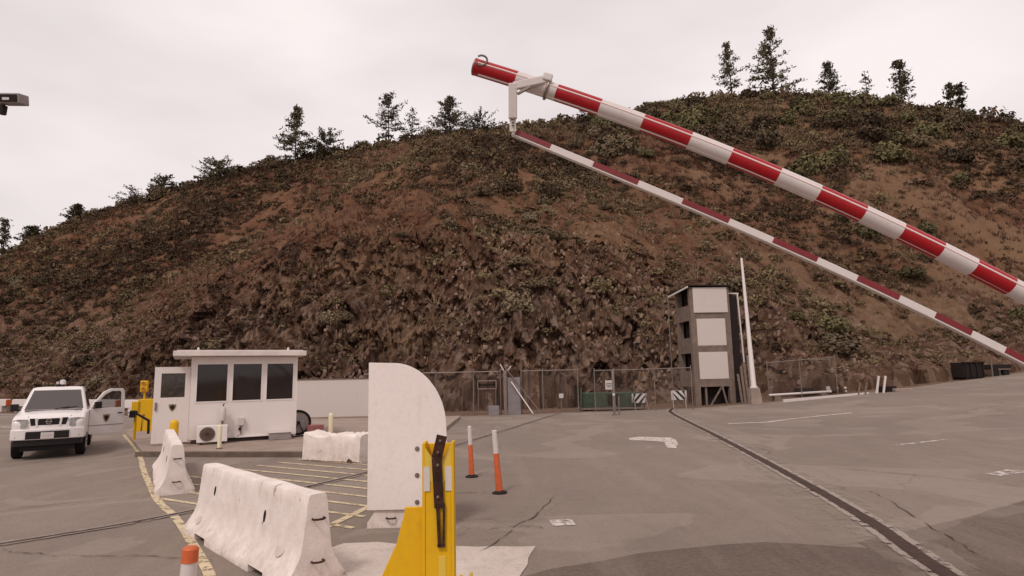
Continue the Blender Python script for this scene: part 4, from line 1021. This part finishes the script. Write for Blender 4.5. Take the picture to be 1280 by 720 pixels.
cut2 = MB().box((0, 4.15, 1.0), (1.62, 1.45, .75)).build('bed_cutter', M['car_white'])
for c_ in (cuto, cut2):
    md = body.modifiers.new('b', 'BOOLEAN'); md.operation = 'DIFFERENCE'; md.solver = 'EXACT'; md.object = c_
dg = bpy.context.evaluated_depsgraph_get(); dg.update()
me = bpy.data.meshes.new_from_object(body.evaluated_get(dg)); body.modifiers.clear(); body.data = me
me.set_sharp_from_angle(angle=R(38))
for c_ in (cuto, cut2): bpy.data.objects.remove(c_)
# cab: pillars and roof as a loft upwards
def cab_ring(z, x_, ya, yb2, r2=.12):
    P = []
    for cx_, cy_, a0 in ((x_ - r2, yb2 - r2, 0), (-x_ + r2, yb2 - r2, 90), (-x_ + r2, ya + r2, 180), (x_ - r2, ya + r2, 270)):
        for k in range(5): a = R(a0 + k * 22.5); P.append((cx_ + r2 * math.cos(a), cy_ + r2 * math.sin(a), z))
    return P
MB().loft([cab_ring(1.12, .845, 1.22, 3.28), cab_ring(1.18, .835, 1.30, 3.26), cab_ring(1.45, .755, 1.66, 3.18), cab_ring(1.66, .69, 1.93, 3.08), cab_ring(1.73, .655, 2.02, 3.02), cab_ring(1.755, .58, 2.15, 2.92, .15), cab_ring(1.765, .40, 2.3, 2.8, .2)]).build('cab', M['car_white'], tr, smooth=True)
# windscreen a little proud of the cab
def quad(name, P, mat, off, parent=tr, th=.012):
    P = [Vector(p) for p in P]; n = (P[1] - P[0]).cross(P[3] - P[0]).normalized()
    if n.dot(Vector(off)) < 0: n = -n
    vs = [p + n * th for p in P] + [p - n * .01 for p in P]; k = len(P)
    q = MB().add(vs, [tuple(range(k)), tuple(range(2 * k - 1, k - 1, -1))] + [(i, (i + 1) % k, k + (i + 1) % k, k + i) for i in range(k)])
    return q.build(name, mat, parent)
quad('windscreen', [(-.74, 1.30, 1.17), (.74, 1.30, 1.17), (.60, 1.925, 1.665), (-.60, 1.925, 1.665)], M['windshield'], (0, -1, 1), th=.010)
for s_ in (-1, 1):
    quad('side_window', [(s_ * .812, 1.62, 1.20), (s_ * .812, 2.28, 1.20), (s_ * .695, 2.28, 1.62), (s_ * .71, 2.02, 1.60)], M['glass_dark'], (s_, 0, .2), th=.020)
    quad('side_window', [(s_ * .812, 2.36, 1.20), (s_ * .812, 3.02, 1.20), (s_ * .70, 2.95, 1.62), (s_ * .695, 2.36, 1.62)], M['glass_dark'], (s_, 0, .2), th=.020)
MB().box((.897, 1.86, .80), (.02, .94, .62)).build('opening_shade_panel', M['inner_dark'], tr, .01)  # dark panel on the body side, its colour paints the shaded cab inside
# front details
MB().box((0, .045, .91), (.50, .10, .16)).build('grille', M['black_plastic'], tr, .01)
for s_ in (-1, 1):
    q = MB().prism([(s_ * .30, .83), (s_ * .33, 1.0), (s_ * .45, 1.0), (s_ * .41, .83)], 'y', -.005, .09); q.build('grille', M['black_plastic'], tr)
    q = MB().prism([(s_ * .245, .80), (s_ * .275, 1.01), (s_ * .325, 1.01), (s_ * .295, .80)], 'y', -.018, .09); q.build('grille_strut', M['car_white'], tr, .006)
    P = [(s_ * .49, .81), (s_ * .50, .985), (s_ * .70, .99), (s_ * .83, .97), (s_ * .83, .79), (s_ * .6, .78)]
    vs = [(u, -.045 + .13 * max(0, (abs(u) - .5) / .34) ** 2 + .3 * max(0, v - .93), v) for u, v in P] + [(u, .26, v) for u, v in P]
    MB().add(vs, [tuple(range(6)), tuple(range(11, 5, -1))] + [(i, (i + 1) % 6, 6 + (i + 1) % 6, 6 + i) for i in range(6)]).build('headlight', M['headlight'], tr, .008)
    fo = MB().cyl((s_ * .70, .0, .56), (s_ * .70, -.045, .56), .05, 18).build('fog_lamp', M['black_plastic'], tr); MB().cyl((s_ * .70, -.0455, .56), (s_ * .70, -.050, .56), .035, 18).build('lens', M['lamp_glass'], fo)
bmp = [(-.90, .22), (-.86, .02), (-.72, -.055), (-.4, -.09), (0, -.10), (.4, -.09), (.72, -.055), (.86, .02), (.90, .22), (.80, .22), (.6, .10), (-.6, .10), (-.80, .22)]
MB().prism(bmp, 'z', .49, .745).build('bumper', M['car_white'], tr, .022, True, 3)
bmp2 = [(u * .93, v + .035) for u, v in bmp]
MB().prism(bmp2, 'z', .34, .50).build('lower_valance', M['black_plastic'], tr, .01)
MB().box((0, -.085, .60), (1.02, .05, .18)).build('bumper_intake', M['black_plastic'], tr, .01)
pl = MB().box((.0, -.120, .585), (.31, .012, .155)).build('licence_plate', M['lamp_glass'], tr, .004)
MB().box((0, -.1275, .585), (.24, .002, .055)).build('plate_print', M['wall_grey'], pl)
q = MB(); q.tube([(.062 * math.cos(a), -.012, .915 + .062 * math.sin(a)) for a in np.linspace(0, 6.283, 25)[:-1]], .010, 8, closed=True); q.box((0, -.014, .915), (.15, .016, .024)); q.build('emblem', M['grey_metal'], tr)
MB().box((0, .4, .30), (1.3, .5, .18)).build('skid_plate', M['black_plastic'], tr)
MB().box((0, 2.4, .40), (1.5, 2.2, .2)).build('chassis', M['black_plastic'], tr)
for y_ in (.86, 4.02):
    for s_ in (-1, 1):
        wrt = empty('wheel', (s_ * .765, y_, .375)); wrt.parent = tr
        prof = [(-.12, .25), (-.125, .33), (-.105, .365), (-.05, .375), (.05, .375), (.105, .365), (.125, .33), (.12, .25)]
        MB().loft([[(u, r2 * math.cos(a), r2 * math.sin(a)) for a in np.linspace(0, 6.283, 33)[:-1]] for u, r2 in prof]).build('tyre', M['rubber'], wrt, smooth=True)
        q = MB().tube([(s_ * .06, 0, 0), (s_ * .126, 0, 0)], [.2, .235], 28)
        q.cyl((s_ * .12, 0, 0), (s_ * .14, 0, 0), .06, 16)
        for k in range(6):
            a = k * math.pi / 3; q.bar((s_ * .13, .05 * math.cos(a), .05 * math.sin(a)), (s_ * .13, .22 * math.cos(a), .22 * math.sin(a)), .05, .02)
        q.build('rim', M['steel_rim'], wrt, smooth=True)
# far-side mirror and door handles, roof beacon
q = MB(); q.box((-1.0, 1.52, 1.24), (.20, .10, .19)); q.bar((-.84, 1.52, 1.18), (-.95, 1.52, 1.18), .05, .04); q.build('mirror', M['black_plastic'], tr, .02)
bar_ = MB().box((.02, 2.35, 1.80), (.22, .16, .06)).build('roof_beacon', M['dark_metal'], tr, .01)
MB().tube([(.08, 2.35, 1.82), (.08, 2.35, 1.93), (.08, 2.35, 1.95)], [.085, .08, .04], 16).build('beacon_lens', M['lamp_glass'], bar_, smooth=True)
MB().tube([(-.05, 2.35, 1.82), (-.05, 2.35, 1.90)], .04, 12).build('beacon_lens', M['wall_grey'], bar_, smooth=True)
for s_ in (-1, 1): MB().box((s_ * .80, 4.955, .92), (.12, .05, .3)).build('tail_light', M['red'], tr)
MB().box((.912, 2.62, 1.02), (.03, .13, .03)).build('door_handle', M['black_plastic'], tr, .01)
MB().box((.902, 2.82, .80), (.012, .86, .62)).build('rear_door', M['car_white'], tr, .004)
q = MB()
for s_ in (-1, 1): q.box((s_ * .72, 4.25, .42), (.25, .03, .34))
q.build('mud_flap', M['black_plastic'], tr)
for s_ in (-1, 1):
    q = MB(); q.bar((s_ * .50, .16, 1.035), (s_ * .60, 1.15, 1.150), .012, .008); q.build('bonnet_seam', M['grey_metal'], tr)
    q = MB(); q.bar((s_ * .10 + .1, 1.27, 1.185), (s_ * .10 + .48, 1.36, 1.235), .016, .012); q.build('wiper', M['black_plastic'], tr)
MB().box((0, 1.24, 1.155), (1.42, .10, .03)).build('cowl', M['black_plastic'], tr)
# open driver door
dd = empty('driver_door', (.90, 1.40, 0)); dd.parent = tr; dd.rotation_euler = (0, 0, R(24))
outer = [(0, .50), (.06, .45), (.98, .46), (1.03, .60), (1.04, 1.12), (1.01, 1.60), (.95, 1.68), (.60, 1.68), (.40, 1.60), (.16, 1.34), (.0, 1.12)]
inner = [(.12, 1.15), (.94, 1.15), (.92, 1.55), (.88, 1.605), (.62, 1.605), (.45, 1.53), (.24, 1.33)]
bm = bmesh.new(); 
def loop2(P, y_): return [bm.verts.new((u, y_, v)) for u, v in P]
A, B = loop2(outer, 0), loop2(inner, 0)
es = [bm.edges.new((L_[i], L_[(i + 1) % len(L_)])) for L_ in (A, B) for i in range(len(L_))]
bmesh.ops.triangle_fill(bm, edges=es, use_beauty=True)
ext = bmesh.ops.extrude_face_region(bm, geom=list(bm.faces)); 
for v_ in [g for g in ext['geom'] if isinstance(g, bmesh.types.BMVert)]: v_.co.y += .075
bmesh.ops.recalc_face_normals(bm, faces=bm.faces)
me = bpy.data.meshes.new('door_shell'); bm.to_mesh(me); bm.free(); me.materials.append(M['car_white'])
o = bpy.data.objects.new('door_shell', me); COL.objects.link(o); o.parent = dd
md = o.modifiers.new('bevel', 'BEVEL'); md.width = .008; md.segments = 2; md.limit_method = 'ANGLE'; md.angle_limit = R(50)
MB().prism([(u, v) for u, v in inner], 'y', .034, .040).build('door_glass', M['glass_clear'], dd)
MB().box((.55, .085, .78), (.84, .02, .5)).build('door_lining', M['tower_frame'], dd)
MB().box((.90, -.014, 1.0), (.14, .03, .028)).build('door_handle', M['black_plastic'], dd, .006)
q = MB(); q.box((.20, -.09, 1.24), (.20, .10, .18)); q.bar((.1, .0, 1.16), (.16, -.08, 1.18), .05, .04); q.build('mirror', M['black_plastic'], dd, .02)
badge(dd, (.50, -.001, .88), .20, -1)
MB().prism([(.02, .68), (1.02, .68), (1.02, .70), (.02, .70)], 'y', -.006, 0).build('trim_line', M['grey_metal'], dd)

# ------------------------------------------------------------------ low white barriers far left
g0 = G(8, 520)
for i in range(6):
    p = Vector((-37.5 + i * 4.1, 44.8 - i * 2.35, 0))
    root = empty('guard_rail', (p.x, p.y, 0), R(-29.8), ['low white guard beam at the far left edge of the lot', 'second low white guard beam from the left at the back of the lot', 'low white guard beam seen just behind the pickup bonnet', 'low white guard beam hidden mostly by the pickup cab', 'low white guard beam seen beyond the open pickup door', 'low white guard beam between the pickup door and the yellow cabinet'][i], 'guard rail', 'low white guard beams')
    q = MB().prism([(-.18, .42), (.18, .42), (.14, .90), (-.14, .90)], 'x', -1.9, 1.9); q.build('beam', M['boom_white'], root, .03)
    for s_ in (-1.2, 1.2): MB().box((s_, 0, .21), (.35, .34, .42)).build('support', M['wall_grey'], root, .02)
    MB().box((1.93, 0, .66), (.12, .3, .4)).build('end_marker', M['orange'], root, .01)

# ------------------------------------------------------------------ chain link fence
FY = 29.7
def fx(px, Y=FY): return at(px, 500, Y).x
def fence(name, pts, label, hgt=2.05, post_r=.027, sp=None):
    a0 = Vector(pts[0] + (0,)); root = empty(name, (a0.x, a0.y, gzf(a0.x)), 0, label, 'fence'); Z00 = gzf(a0.x)
    pv = []
    for p in pts: pv.append(Vector((p[0] - a0.x, p[1] - a0.y, gzf(p[0]) - Z00)))
    for p in pv: 
        MB().tube([p, p + Vector((0, 0, hgt + .05)), p + Vector((0, 0, hgt + .12))], [post_r, post_r, .012], 8).build('post', M['galv'], root)
    q = MB()
    for a, b in zip(pv[:-1], pv[1:]): q.cyl(a + Vector((0, 0, hgt)), b + Vector((0, 0, hgt)), .022, 8)
    q.build('top_rail', M['galv'], root)
    for a, b in zip(pv[:-1], pv[1:]):
        d_ = b - a; L = math.hypot(d_.x, d_.y)
        me = MB().add([(0, 0, .05), (L, 0, .05 + d_.z), (L, 0, hgt + d_.z), (0, 0, hgt)], [(0, 1, 2, 3)]).build('chain_mesh', M['chain'], root)
        me.location = a; me.rotation_euler = (0, 0, math.atan2(d_.y, d_.x))
    return root
fence('chain_link_fence', [(fx(p), FY) for p in (455, 500, 545, 592)] + [(fx(626), FY)], 'rusty chain link fence section left of the grey braced gate post')
fence('chain_link_fence', [(fx(652), FY)] + [(fx(p), FY) for p in (679, 723)], 'chain link fence section between the grey gate post and the green container')
fence('chain_link_fence', [(fx(p), FY + .3) for p in (745, 770, 821, 868)], 'chain link fence section in front of the green container and the tower', hgt=2.0)
fence('chain_link_fence', [(fx(p, 31.8), 31.8) for p in (962, 1003, 1048)], 'faint chain link fence at the foot of the slope right of the white pole', hgt=1.95)
# grey gate post with plate, brace and arm
gp = empty('gate_post', (fx(637), FY - .2, 0), 0, 'grey gate post with a wide plate and slanting white brace in the fence line', 'gate post')
MB().box((-.20, 0, 1.05), (.16, .2, 2.1)).build('post', M['galv'], gp, .01)
MB().box((.22, .05, .88), (.62, .10, 1.75)).build('plate', M['plate_grey'], gp, .01)
q = MB(); q.bar((.1, -.12, 1.55), (1.1, -.12, .05), .06, .05); q.build('brace', M['white'], gp)
q = MB(); q.bar((-.2, -.1, 2.25), (1.45, .1, .1), .04, .04); q.build('thin_brace', M['galv'], gp)
q = MB(); q.bar((-.2, 0, 2.0), (-.42, 0, 2.4), .05, .05); q.bar((-.1, 0, 2.05), (.1, 0, 2.3), .06, .05); q.build('top_arm', M['boom_white'], gp)
MB().box((-.75, -.05, .22), (.5, .3, .44)).build('side_box', M['plate_grey'], gp, .02)
# framed sign on fence
fs = empty('framed_sign', (fx(609), FY - .06, 0), 0, 'dark framed rectangle hung on the fence left of the grey gate post', 'sign')
q = MB()
for c_, s_ in (((0, 0, 1.62), (.92, .04, .05)), ((0, 0, 1.24), (.92, .04, .05)), ((-.44, 0, 1.43), (.05, .04, .36)), ((.44, 0, 1.43), (.05, .04, .36))): q.box(c_, s_)
q.build('frame', M['galv'], fs); q = MB(); q.box((0, .0, 1.43), (.8, .02, .10)); q.box((-.38, .0, 1.43), (.06, .02, .24)); q.box((.38, .0, 1.43), (.06, .02, .24)); q.build('dark_bar', M['inner_dark'], fs)
q = MB(); q.cyl((.42, .02, 0), (.42, .02, 1.25), .02, 6); q.cyl((-.42, .02, 0), (-.42, .02, 1.25), .02, 6); q.build('legs', M['galv'], fs)
# small white marker post
mk = empty('marker_post', (G(699, 512).x, 31.2, 0), 0, 'small white-topped marker post behind the fence', 'marker')
MB().cyl((0, 0, 0), (0, 0, .9), .035, 8).build('post', M['tower_frame'], mk); MB().box((0, -.03, .78), (.22, .03, .22)).build('plate', M['lamp_glass'], mk)
# tall post in front of the fence
tp = empty('sign_post', (4.42, 27.6, 0), 0, 'taller steel post standing on the road just in front of the green container', 'post')
MB().tube([(0, 0, 0), (0, 0, 1.95), (0, 0, 2.02)], [.05, .05, .02], 10).build('post', M['galv'], tp, smooth=True)
MB().box((0, -.055, .92), (.10, .02, .10)).build('reflector', M['lamp_glass'], tp)
MB().tube([(0, 0, 0), (0, 0, .05)], [.12, .1], 12).build('collar', M['kerb'], tp)
MB().cyl((.22, 0, 0), (.22, 0, .85), .03, 8).build('stub', M['galv'], tp)
# green container
gc = empty('green_container', (fx(728, 31), 31.2, 0), R(-1), 'low dark green steel container behind the fence gate', 'container')
CW = 2.95
MB().box((CW / 2, .55, .52), (CW, 1.1, .72)).build('container_body', M['green'], gc, .02)
q = MB()
for i in range(8): q.box((.12 + i * (CW - .24) / 7, -.02, .52), (.06, .04, .70))
q.build('ribs', M['green'], gc)
q = MB(); q.box((CW / 2, .5, .11), (CW + .2, 1.2, .10)); q.build('skid', M['galv'], gc)
MB().box((1.55, -.045, .55), (.55, .03, .52)).build('door', M['inner_dark'], gc)
MB().box((-.04, -.05, .6), (.10, .10, 1.15)).build('corner_post', M['green'], gc)
ws = empty('notice_board', (fx(763, 31) - .0, 31.1, .0), 0, 'small white notice standing above the green container', 'sign')
MB().box((0, .12, 1.27), (.38, .03, .46)).build('board', M['lamp_glass'], ws); q = MB(); q.box((0, .102, 1.34), (.26, .004, .03)); q.box((0, .102, 1.26), (.28, .004, .03)); q.box((0, .102, 1.18), (.22, .004, .03)); q.build('print_lines', M['dark_metal'], ws)
q = MB(); q.cyl((-.1, .14, 0.9), (-.1, .14, 1.4), .02, 6); q.cyl((.1, .14, 0.9), (.1, .14, 1.4), .02, 6); q.build('legs', M['galv'], ws)
# striped barricades
def barricade(p, label, w_, tilt, z0=.35, flip=1):
    root = empty('striped_barricade', (p[0], p[1], gzf(p[0])), R(tilt), label, 'barricade', 'black and white striped barricades')
    hb = .46
    MB().box((0, 0, z0 + hb / 2), (w_, .03, hb)).build('board', M['lamp_glass'], root)
    q = MB(); k = int(w_ / .34) + 1
    for i in range(-1, k + 1):
        u = -w_ / 2 + i * .34; P = [(u, z0 + .005), (u + .15, z0 + .005), (u + .15 + .42 * 1, z0 + hb - .005), (u + .42, z0 + hb - .005)]
        P = [(max(-w_ / 2 + .005, min(w_ / 2 - .005, a)), b) for a, b in P]
        if flip < 0: P = [(-a, b) for a, b in P]
        if abs(P[0][0] - P[1][0]) + abs(P[2][0] - P[3][0]) > .1:
            q.prism(P, 'y', -.019, -.0155)
    q.build('stripes', M['black_plastic'], root)
    for s_ in (-1, 1):
        q = MB(); q.bar((s_ * w_ * .4, .03, z0 + hb), (s_ * w_ * .4, -.28, 0), .05, .04); q.bar((s_ * w_ * .4, .04, z0 + hb), (s_ * w_ * .4, .36, 0), .05, .04); q.build('leg', M['galv'], root)
barricade((fx(797, 31) + .1, 31.0), 'black and white striped barricade at the right end of the green container', .8, 8)
barricade((fx(851, 31), 31.3), 'black and white striped barricade at the left foot of the tower', .75, -12, .42, -1)

# ------------------------------------------------------------------ tower
TX, TY = 9.42, 32.2
tw_ = empty('tower', (TX, TY, gzf(TX) - .02), R(4), 'narrow four storey concrete tower with three white panels on its front', 'tower')
w2, dp, HT2 = 2.15, 2.3, 6.25
for nme, x_, y_ in (('column', .15, .15), ('column', w2 - .15, .15), ('column', .15, dp - .15), ('column', w2 - .15, dp - .15)):
    MB().box((x_, y_, HT2 / 2), (.30, .30, HT2)).build(nme, M['tower_frame'], tw_, .01)
for z in (1.22, 2.98, 4.72):
    q = MB(); q.box((w2 / 2, .12, z), (w2 - .6, .20, .44)); q.box((w2 / 2, dp - .12, z), (w2 - .6, .2, .44))
    q.box((.12, dp / 2, z), (.2, dp - .6, .44)); q.box((w2 - .12, dp / 2, z), (.2, dp - .6, .44)); q.box((w2 / 2, dp / 2, z), (w2 - .5, dp - .5, .12)); q.build('floor_beam', M['tower_frame'], tw_)
for i, (za, zb) in enumerate(((1.40, 2.80), (3.14, 4.56), (4.88, 6.22))):
    MB().box((w2 / 2 + .02, .04 if i < 2 else -.012, (za + zb) / 2), (w2 - .50 + (.2 if i == 2 else 0), .06, zb - za)).build('front_panel', M['tower_panel'], tw_, .006)
    MB().box((w2 - .06, dp / 2, (za + zb) / 2), (.05, dp - .6, zb - za)).build('side_panel', M['tower_frame'], tw_)
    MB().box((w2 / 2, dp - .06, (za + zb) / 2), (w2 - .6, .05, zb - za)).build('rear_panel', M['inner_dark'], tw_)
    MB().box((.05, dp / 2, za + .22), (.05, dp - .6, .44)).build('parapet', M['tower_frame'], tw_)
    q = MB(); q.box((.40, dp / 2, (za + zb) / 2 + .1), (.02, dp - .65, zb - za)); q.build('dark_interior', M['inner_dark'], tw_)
q = MB().add([(-.1, -.14, HT2 + .05), (w2 + .1, -.14, HT2 + .02), (w2 + .1, dp + .1, HT2 - .02), (-.35, dp + .1, HT2 - .10), (-.1, -.14, HT2 + .12), (w2 + .1, -.14, HT2 + .09), (w2 + .1, dp + .1, HT2 + .05), (-.35, dp + .1, HT2 - .03)],
             [(0, 3, 2, 1), (4, 5, 6, 7), (0, 1, 5, 4), (1, 2, 6, 5), (2, 3, 7, 6), (3, 0, 4, 7)]); q.build('roof', M['dark_metal'], tw_)
q = MB(); q.bar((-.13, -.13, HT2 + .0), (-.40, dp + .1, HT2 - .25), .05, .10); q.build('roof_trim', M['boom_white'], tw_)
q = MB(); q.cyl((-.42, dp, 0), (-.42, dp, HT2 - .2), .035, 8); q.build('downpipe', M['galv'], tw_)
q = MB(); q.cyl((w2 + .72, .2, 0), (w2 + .55, .2, HT2 - .35), .045, 8); q.bar((w2, .2, HT2 - .33), (w2 + .62, .2, HT2 - .35), .07, .07); q.build('vent_pipe', M['boom_white'], tw_)
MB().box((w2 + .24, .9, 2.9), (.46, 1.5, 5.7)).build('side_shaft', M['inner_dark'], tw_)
MB().box((.62, .16, .5), (.1, .1, 1.0)).build('stub_post', M['galv'], tw_)
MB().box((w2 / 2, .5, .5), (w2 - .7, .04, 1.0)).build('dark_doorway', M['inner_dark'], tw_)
q = MB(); q.bar((.75, -.02, 0), (1.42, .05, .95), .12, .05); q.bar((1.42, -.08, 1.0), (1.62, -.08, .1), .09, .05); q.build('leaning_board', M['wood'], tw_)
# leaning boards / pipes beside the tower
sb = empty('stacked_boards', (TX + w2 + .08, TY - .35, gzf(TX + w2)), 0, 'upright weathered boards and pipes leaning at the right of the tower', 'boards')
for i, (x_, h_, m_) in enumerate(((.0, 1.5, 'wood'), (.16, 1.9, 'tower_frame'), (.32, 2.1, 'wood'), (.55, 2.45, 'galv'), (.7, 1.7, 'wood'))):
    q = MB(); q.bar((x_, -.1, 0), (x_ + .02 * i, .25, h_), .11 if i != 3 else .2, .05); q.build('board', M[m_], sb)
# white mast on a block
ms = empty('white_mast', (12.0, 30.95, gzf(12.0)), 0, 'tall tapering white mast on a grey concrete block right of the tower', 'mast')
ms.rotation_euler = (0, R(-1.2), 0)
MB().box((0, 0, .38), (.56, .56, .80), taper=.78).build('base_block', M['sidewalk'], ms, .03)
MB().tube([(0, 0, .74), (0, 0, .82), (0, 0, .9), (0, 0, 7.35), (0, 0, 7.4)], [.19, .19, .125, .055, .02], 14).build('pole', M['boom_white'], ms, smooth=True)

# ------------------------------------------------------------------ clutter along the right edge
def onl(px, py): p = G(px, py); return p
def item(name, px, py, label, cat, rz=0, dy=0, group=None):
    p = G(px, py); return empty(name, (p.x, p.y + dy, gzf(p.x)), rz, label, cat, group)
it = item('white_pipe', 966, 502, 'long white pipe lying on low blocks right of the mast', 'pipe', .0, .4)
MB().cyl((0, 0, .30), (3.3, .2, .42), .06, 12).build('pipe_body', M['boom_white'], it, smooth=True)
for x_ in (.4, 2.8): MB().box((x_, .1, .11 + x_ * .03), (.3, .4, .26)).build('block', M['tower_frame'], it)
it = item('timber_beam', 984, 503, 'long pale timber lying along the road edge', 'timber', R(8), .1)
MB().box((2.2, .1, .18), (4.6, .14, .14), (0, R(-3.0), 0)).build('beam', M['boom_white'], it, .01)
it = item('equipment_pile', 1002, 497, 'dark pile of pipes and a pump left of the leaning boards', 'equipment', R(4), .55)
q = MB(); q.box((.9, .2, .30), (1.6, .45, .36)); q.box((1.8, .25, .38), (.5, .5, .5)); q.build('crate', M['inner_dark'], it, .03)
for k in range(3): MB().cyl((.1 + .0 * k, -.15 + k * .13, .16 + .09 * k), (2.3, -.1 + k * .13, .26 + .09 * k), .06, 10).build('pipe', M['dark_metal'], it, smooth=True)
MB().cyl((1.75, -.06, .42), (1.75, .1, .42), .13, 16).build('flange', M['wall_grey'], it)
q = MB(); q.box((2.45, -.05, .44), (.5, .2, .10)); q.box((2.45, -.05, .26), (.5, .2, .10)); q.build('white_bars', M['boom_white'], it)
it = item('tall_sign_frame', 1018, 494, 'square steel frame holding a small white sign at the fence end', 'sign', R(2), .9)
q = MB()
for c_, s_ in (((0, 0, .9), (.05, .05, 1.8)), ((1.45, 0, .98), (.07, .07, 1.96)), ((.72, 0, 1.9), (1.5, .05, .05))): q.box(c_, s_)
q.build('frame', M['galv'], it); MB().box((.62, -.03, 1.15), (.24, .02, .42)).build('sign_plate', M['lamp_glass'], it); MB().box((.72, .03, .95), (1.4, .01, 1.75)).build('screen', M['chain'], it)
for k, (px_, py_, h_, ln, lb) in enumerate(((1075, 494, .62, .22, 'left pair of short leaning pale stakes by the road edge'), (1098, 492, .85, -.25, 'tall pair of white boards leaning by the road edge'))):
    it = item('leaning_stakes', px_, py_, lb, 'stakes', 0, .15, 'stakes leaning along the road edge')
    for j in range(2): q = MB(); q.bar((j * .34, 0, 0), (j * .34 - (ln if k else -ln), .1, h_), .09 if k else .06, .05); q.build('stake', M['boom_white'] if k else M['wood'], it)
it = item('concrete_kerb_block', 1122, 490, 'short pale kerb block lying right of the leaning white boards', 'block', R(6), .2); MB().box((.4, 0, .09), (.9, .25, .16)).build('block', M['sidewalk'], it, .02)
it2 = item('dark_crate', 1107, 491, 'small dark crate against the leaning white boards', 'crate', R(6), .35); MB().box((.35, 0, .16), (.7, .4, .3)).build('crate_body', M['inner_dark'], it2, .02); MB().box((.35, -.21, .24), (.7, .02, .04)).build('slat', M['dark_metal'], it2)
it = item('metal_skip', 1213, 475, 'dark rusty open skip at the right end of the lot', 'skip', R(10), .4)
q = MB().prism([(.0, .12), (1.30, .12), (1.42, .98), (-.06, .98)], 'y', 0, .8); q.build('skip_body', M['inner_dark'], it, .02)
q = MB()
for x_ in (.1, .45, .85, 1.25): q.box((x_, -.03, .55), (.07, .05, .86))
q.box((.68, -.03, .98), (1.5, .07, .07)); q.build('ribs', M['dark_metal'], it)
MB().box((.68, .4, .06), (1.2, .7, .12)).build('skids', M['dark_metal'], it)
it = item('low_trailer', 1246, 471, 'low dark flat trailer beside the rusty skip', 'trailer', R(14), .4)
MB().box((.75, .3, .55), (1.5, .7, .28)).build('bed', M['inner_dark'], it, .02); MB().box((.05, -.03, .5), (.08, .08, 1.0)).build('post', M['galv'], it)
for x_ in (.35, 1.1): MB().cyl((x_, -.05, .22), (x_, .12, .22), .22, 18).build('wheel', M['rubber'], it, smooth=True)
MB().box((.95, -.07, .42), (.9, .04, .07)).build('rail', M['wood'], it)

# ------------------------------------------------------------------ floodlight pole at the left
lp = empty('floodlight_pole', (-12.55, 13.7, 0), 0, 'grey floodlight head reaching in at the top left corner on its pole', 'floodlight')
MB().tube([(0, 0, 0), (0, 0, 8.7)], [.11, .07], 14).build('pole', M['galv'], lp, smooth=True)
MB().tube([(0, 0, 0), (0, 0, .25)], [.25, .22], 14).build('base', M['sidewalk'], lp)
tgt = at(16, 124, 13.6) - Vector((-12.55, 13.7, 0))
q = MB(); q.bar((0, 0, 8.35), (tgt.x - .1, 0, tgt.z - .02), .05, .05); q.build('arm', M['dark_metal'], lp)
hd = MB().box((tgt.x, -.08, tgt.z), (.50, .32, .24), (R(12), R(2), 0)).build('lamp_housing', M['grey_metal'], lp, .02)
MB().box((tgt.x, -.245, tgt.z - .04), (.42, .02, .17), (R(12), R(2), 0)).build('lamp_recess', M['dark_metal'], hd)
MB().box((tgt.x - .03, -.262, tgt.z - .06), (.16, .01, .06), (R(12), R(2), 0)).build('lamp_tube', M['lamp_glass'], hd)
MB().tube([(tgt.x - .30, 0, tgt.z - .12), (tgt.x - .30, 0, tgt.z - .32)], [.09, .08], 12).build('sensor', M['dark_metal'], lp, smooth=True)
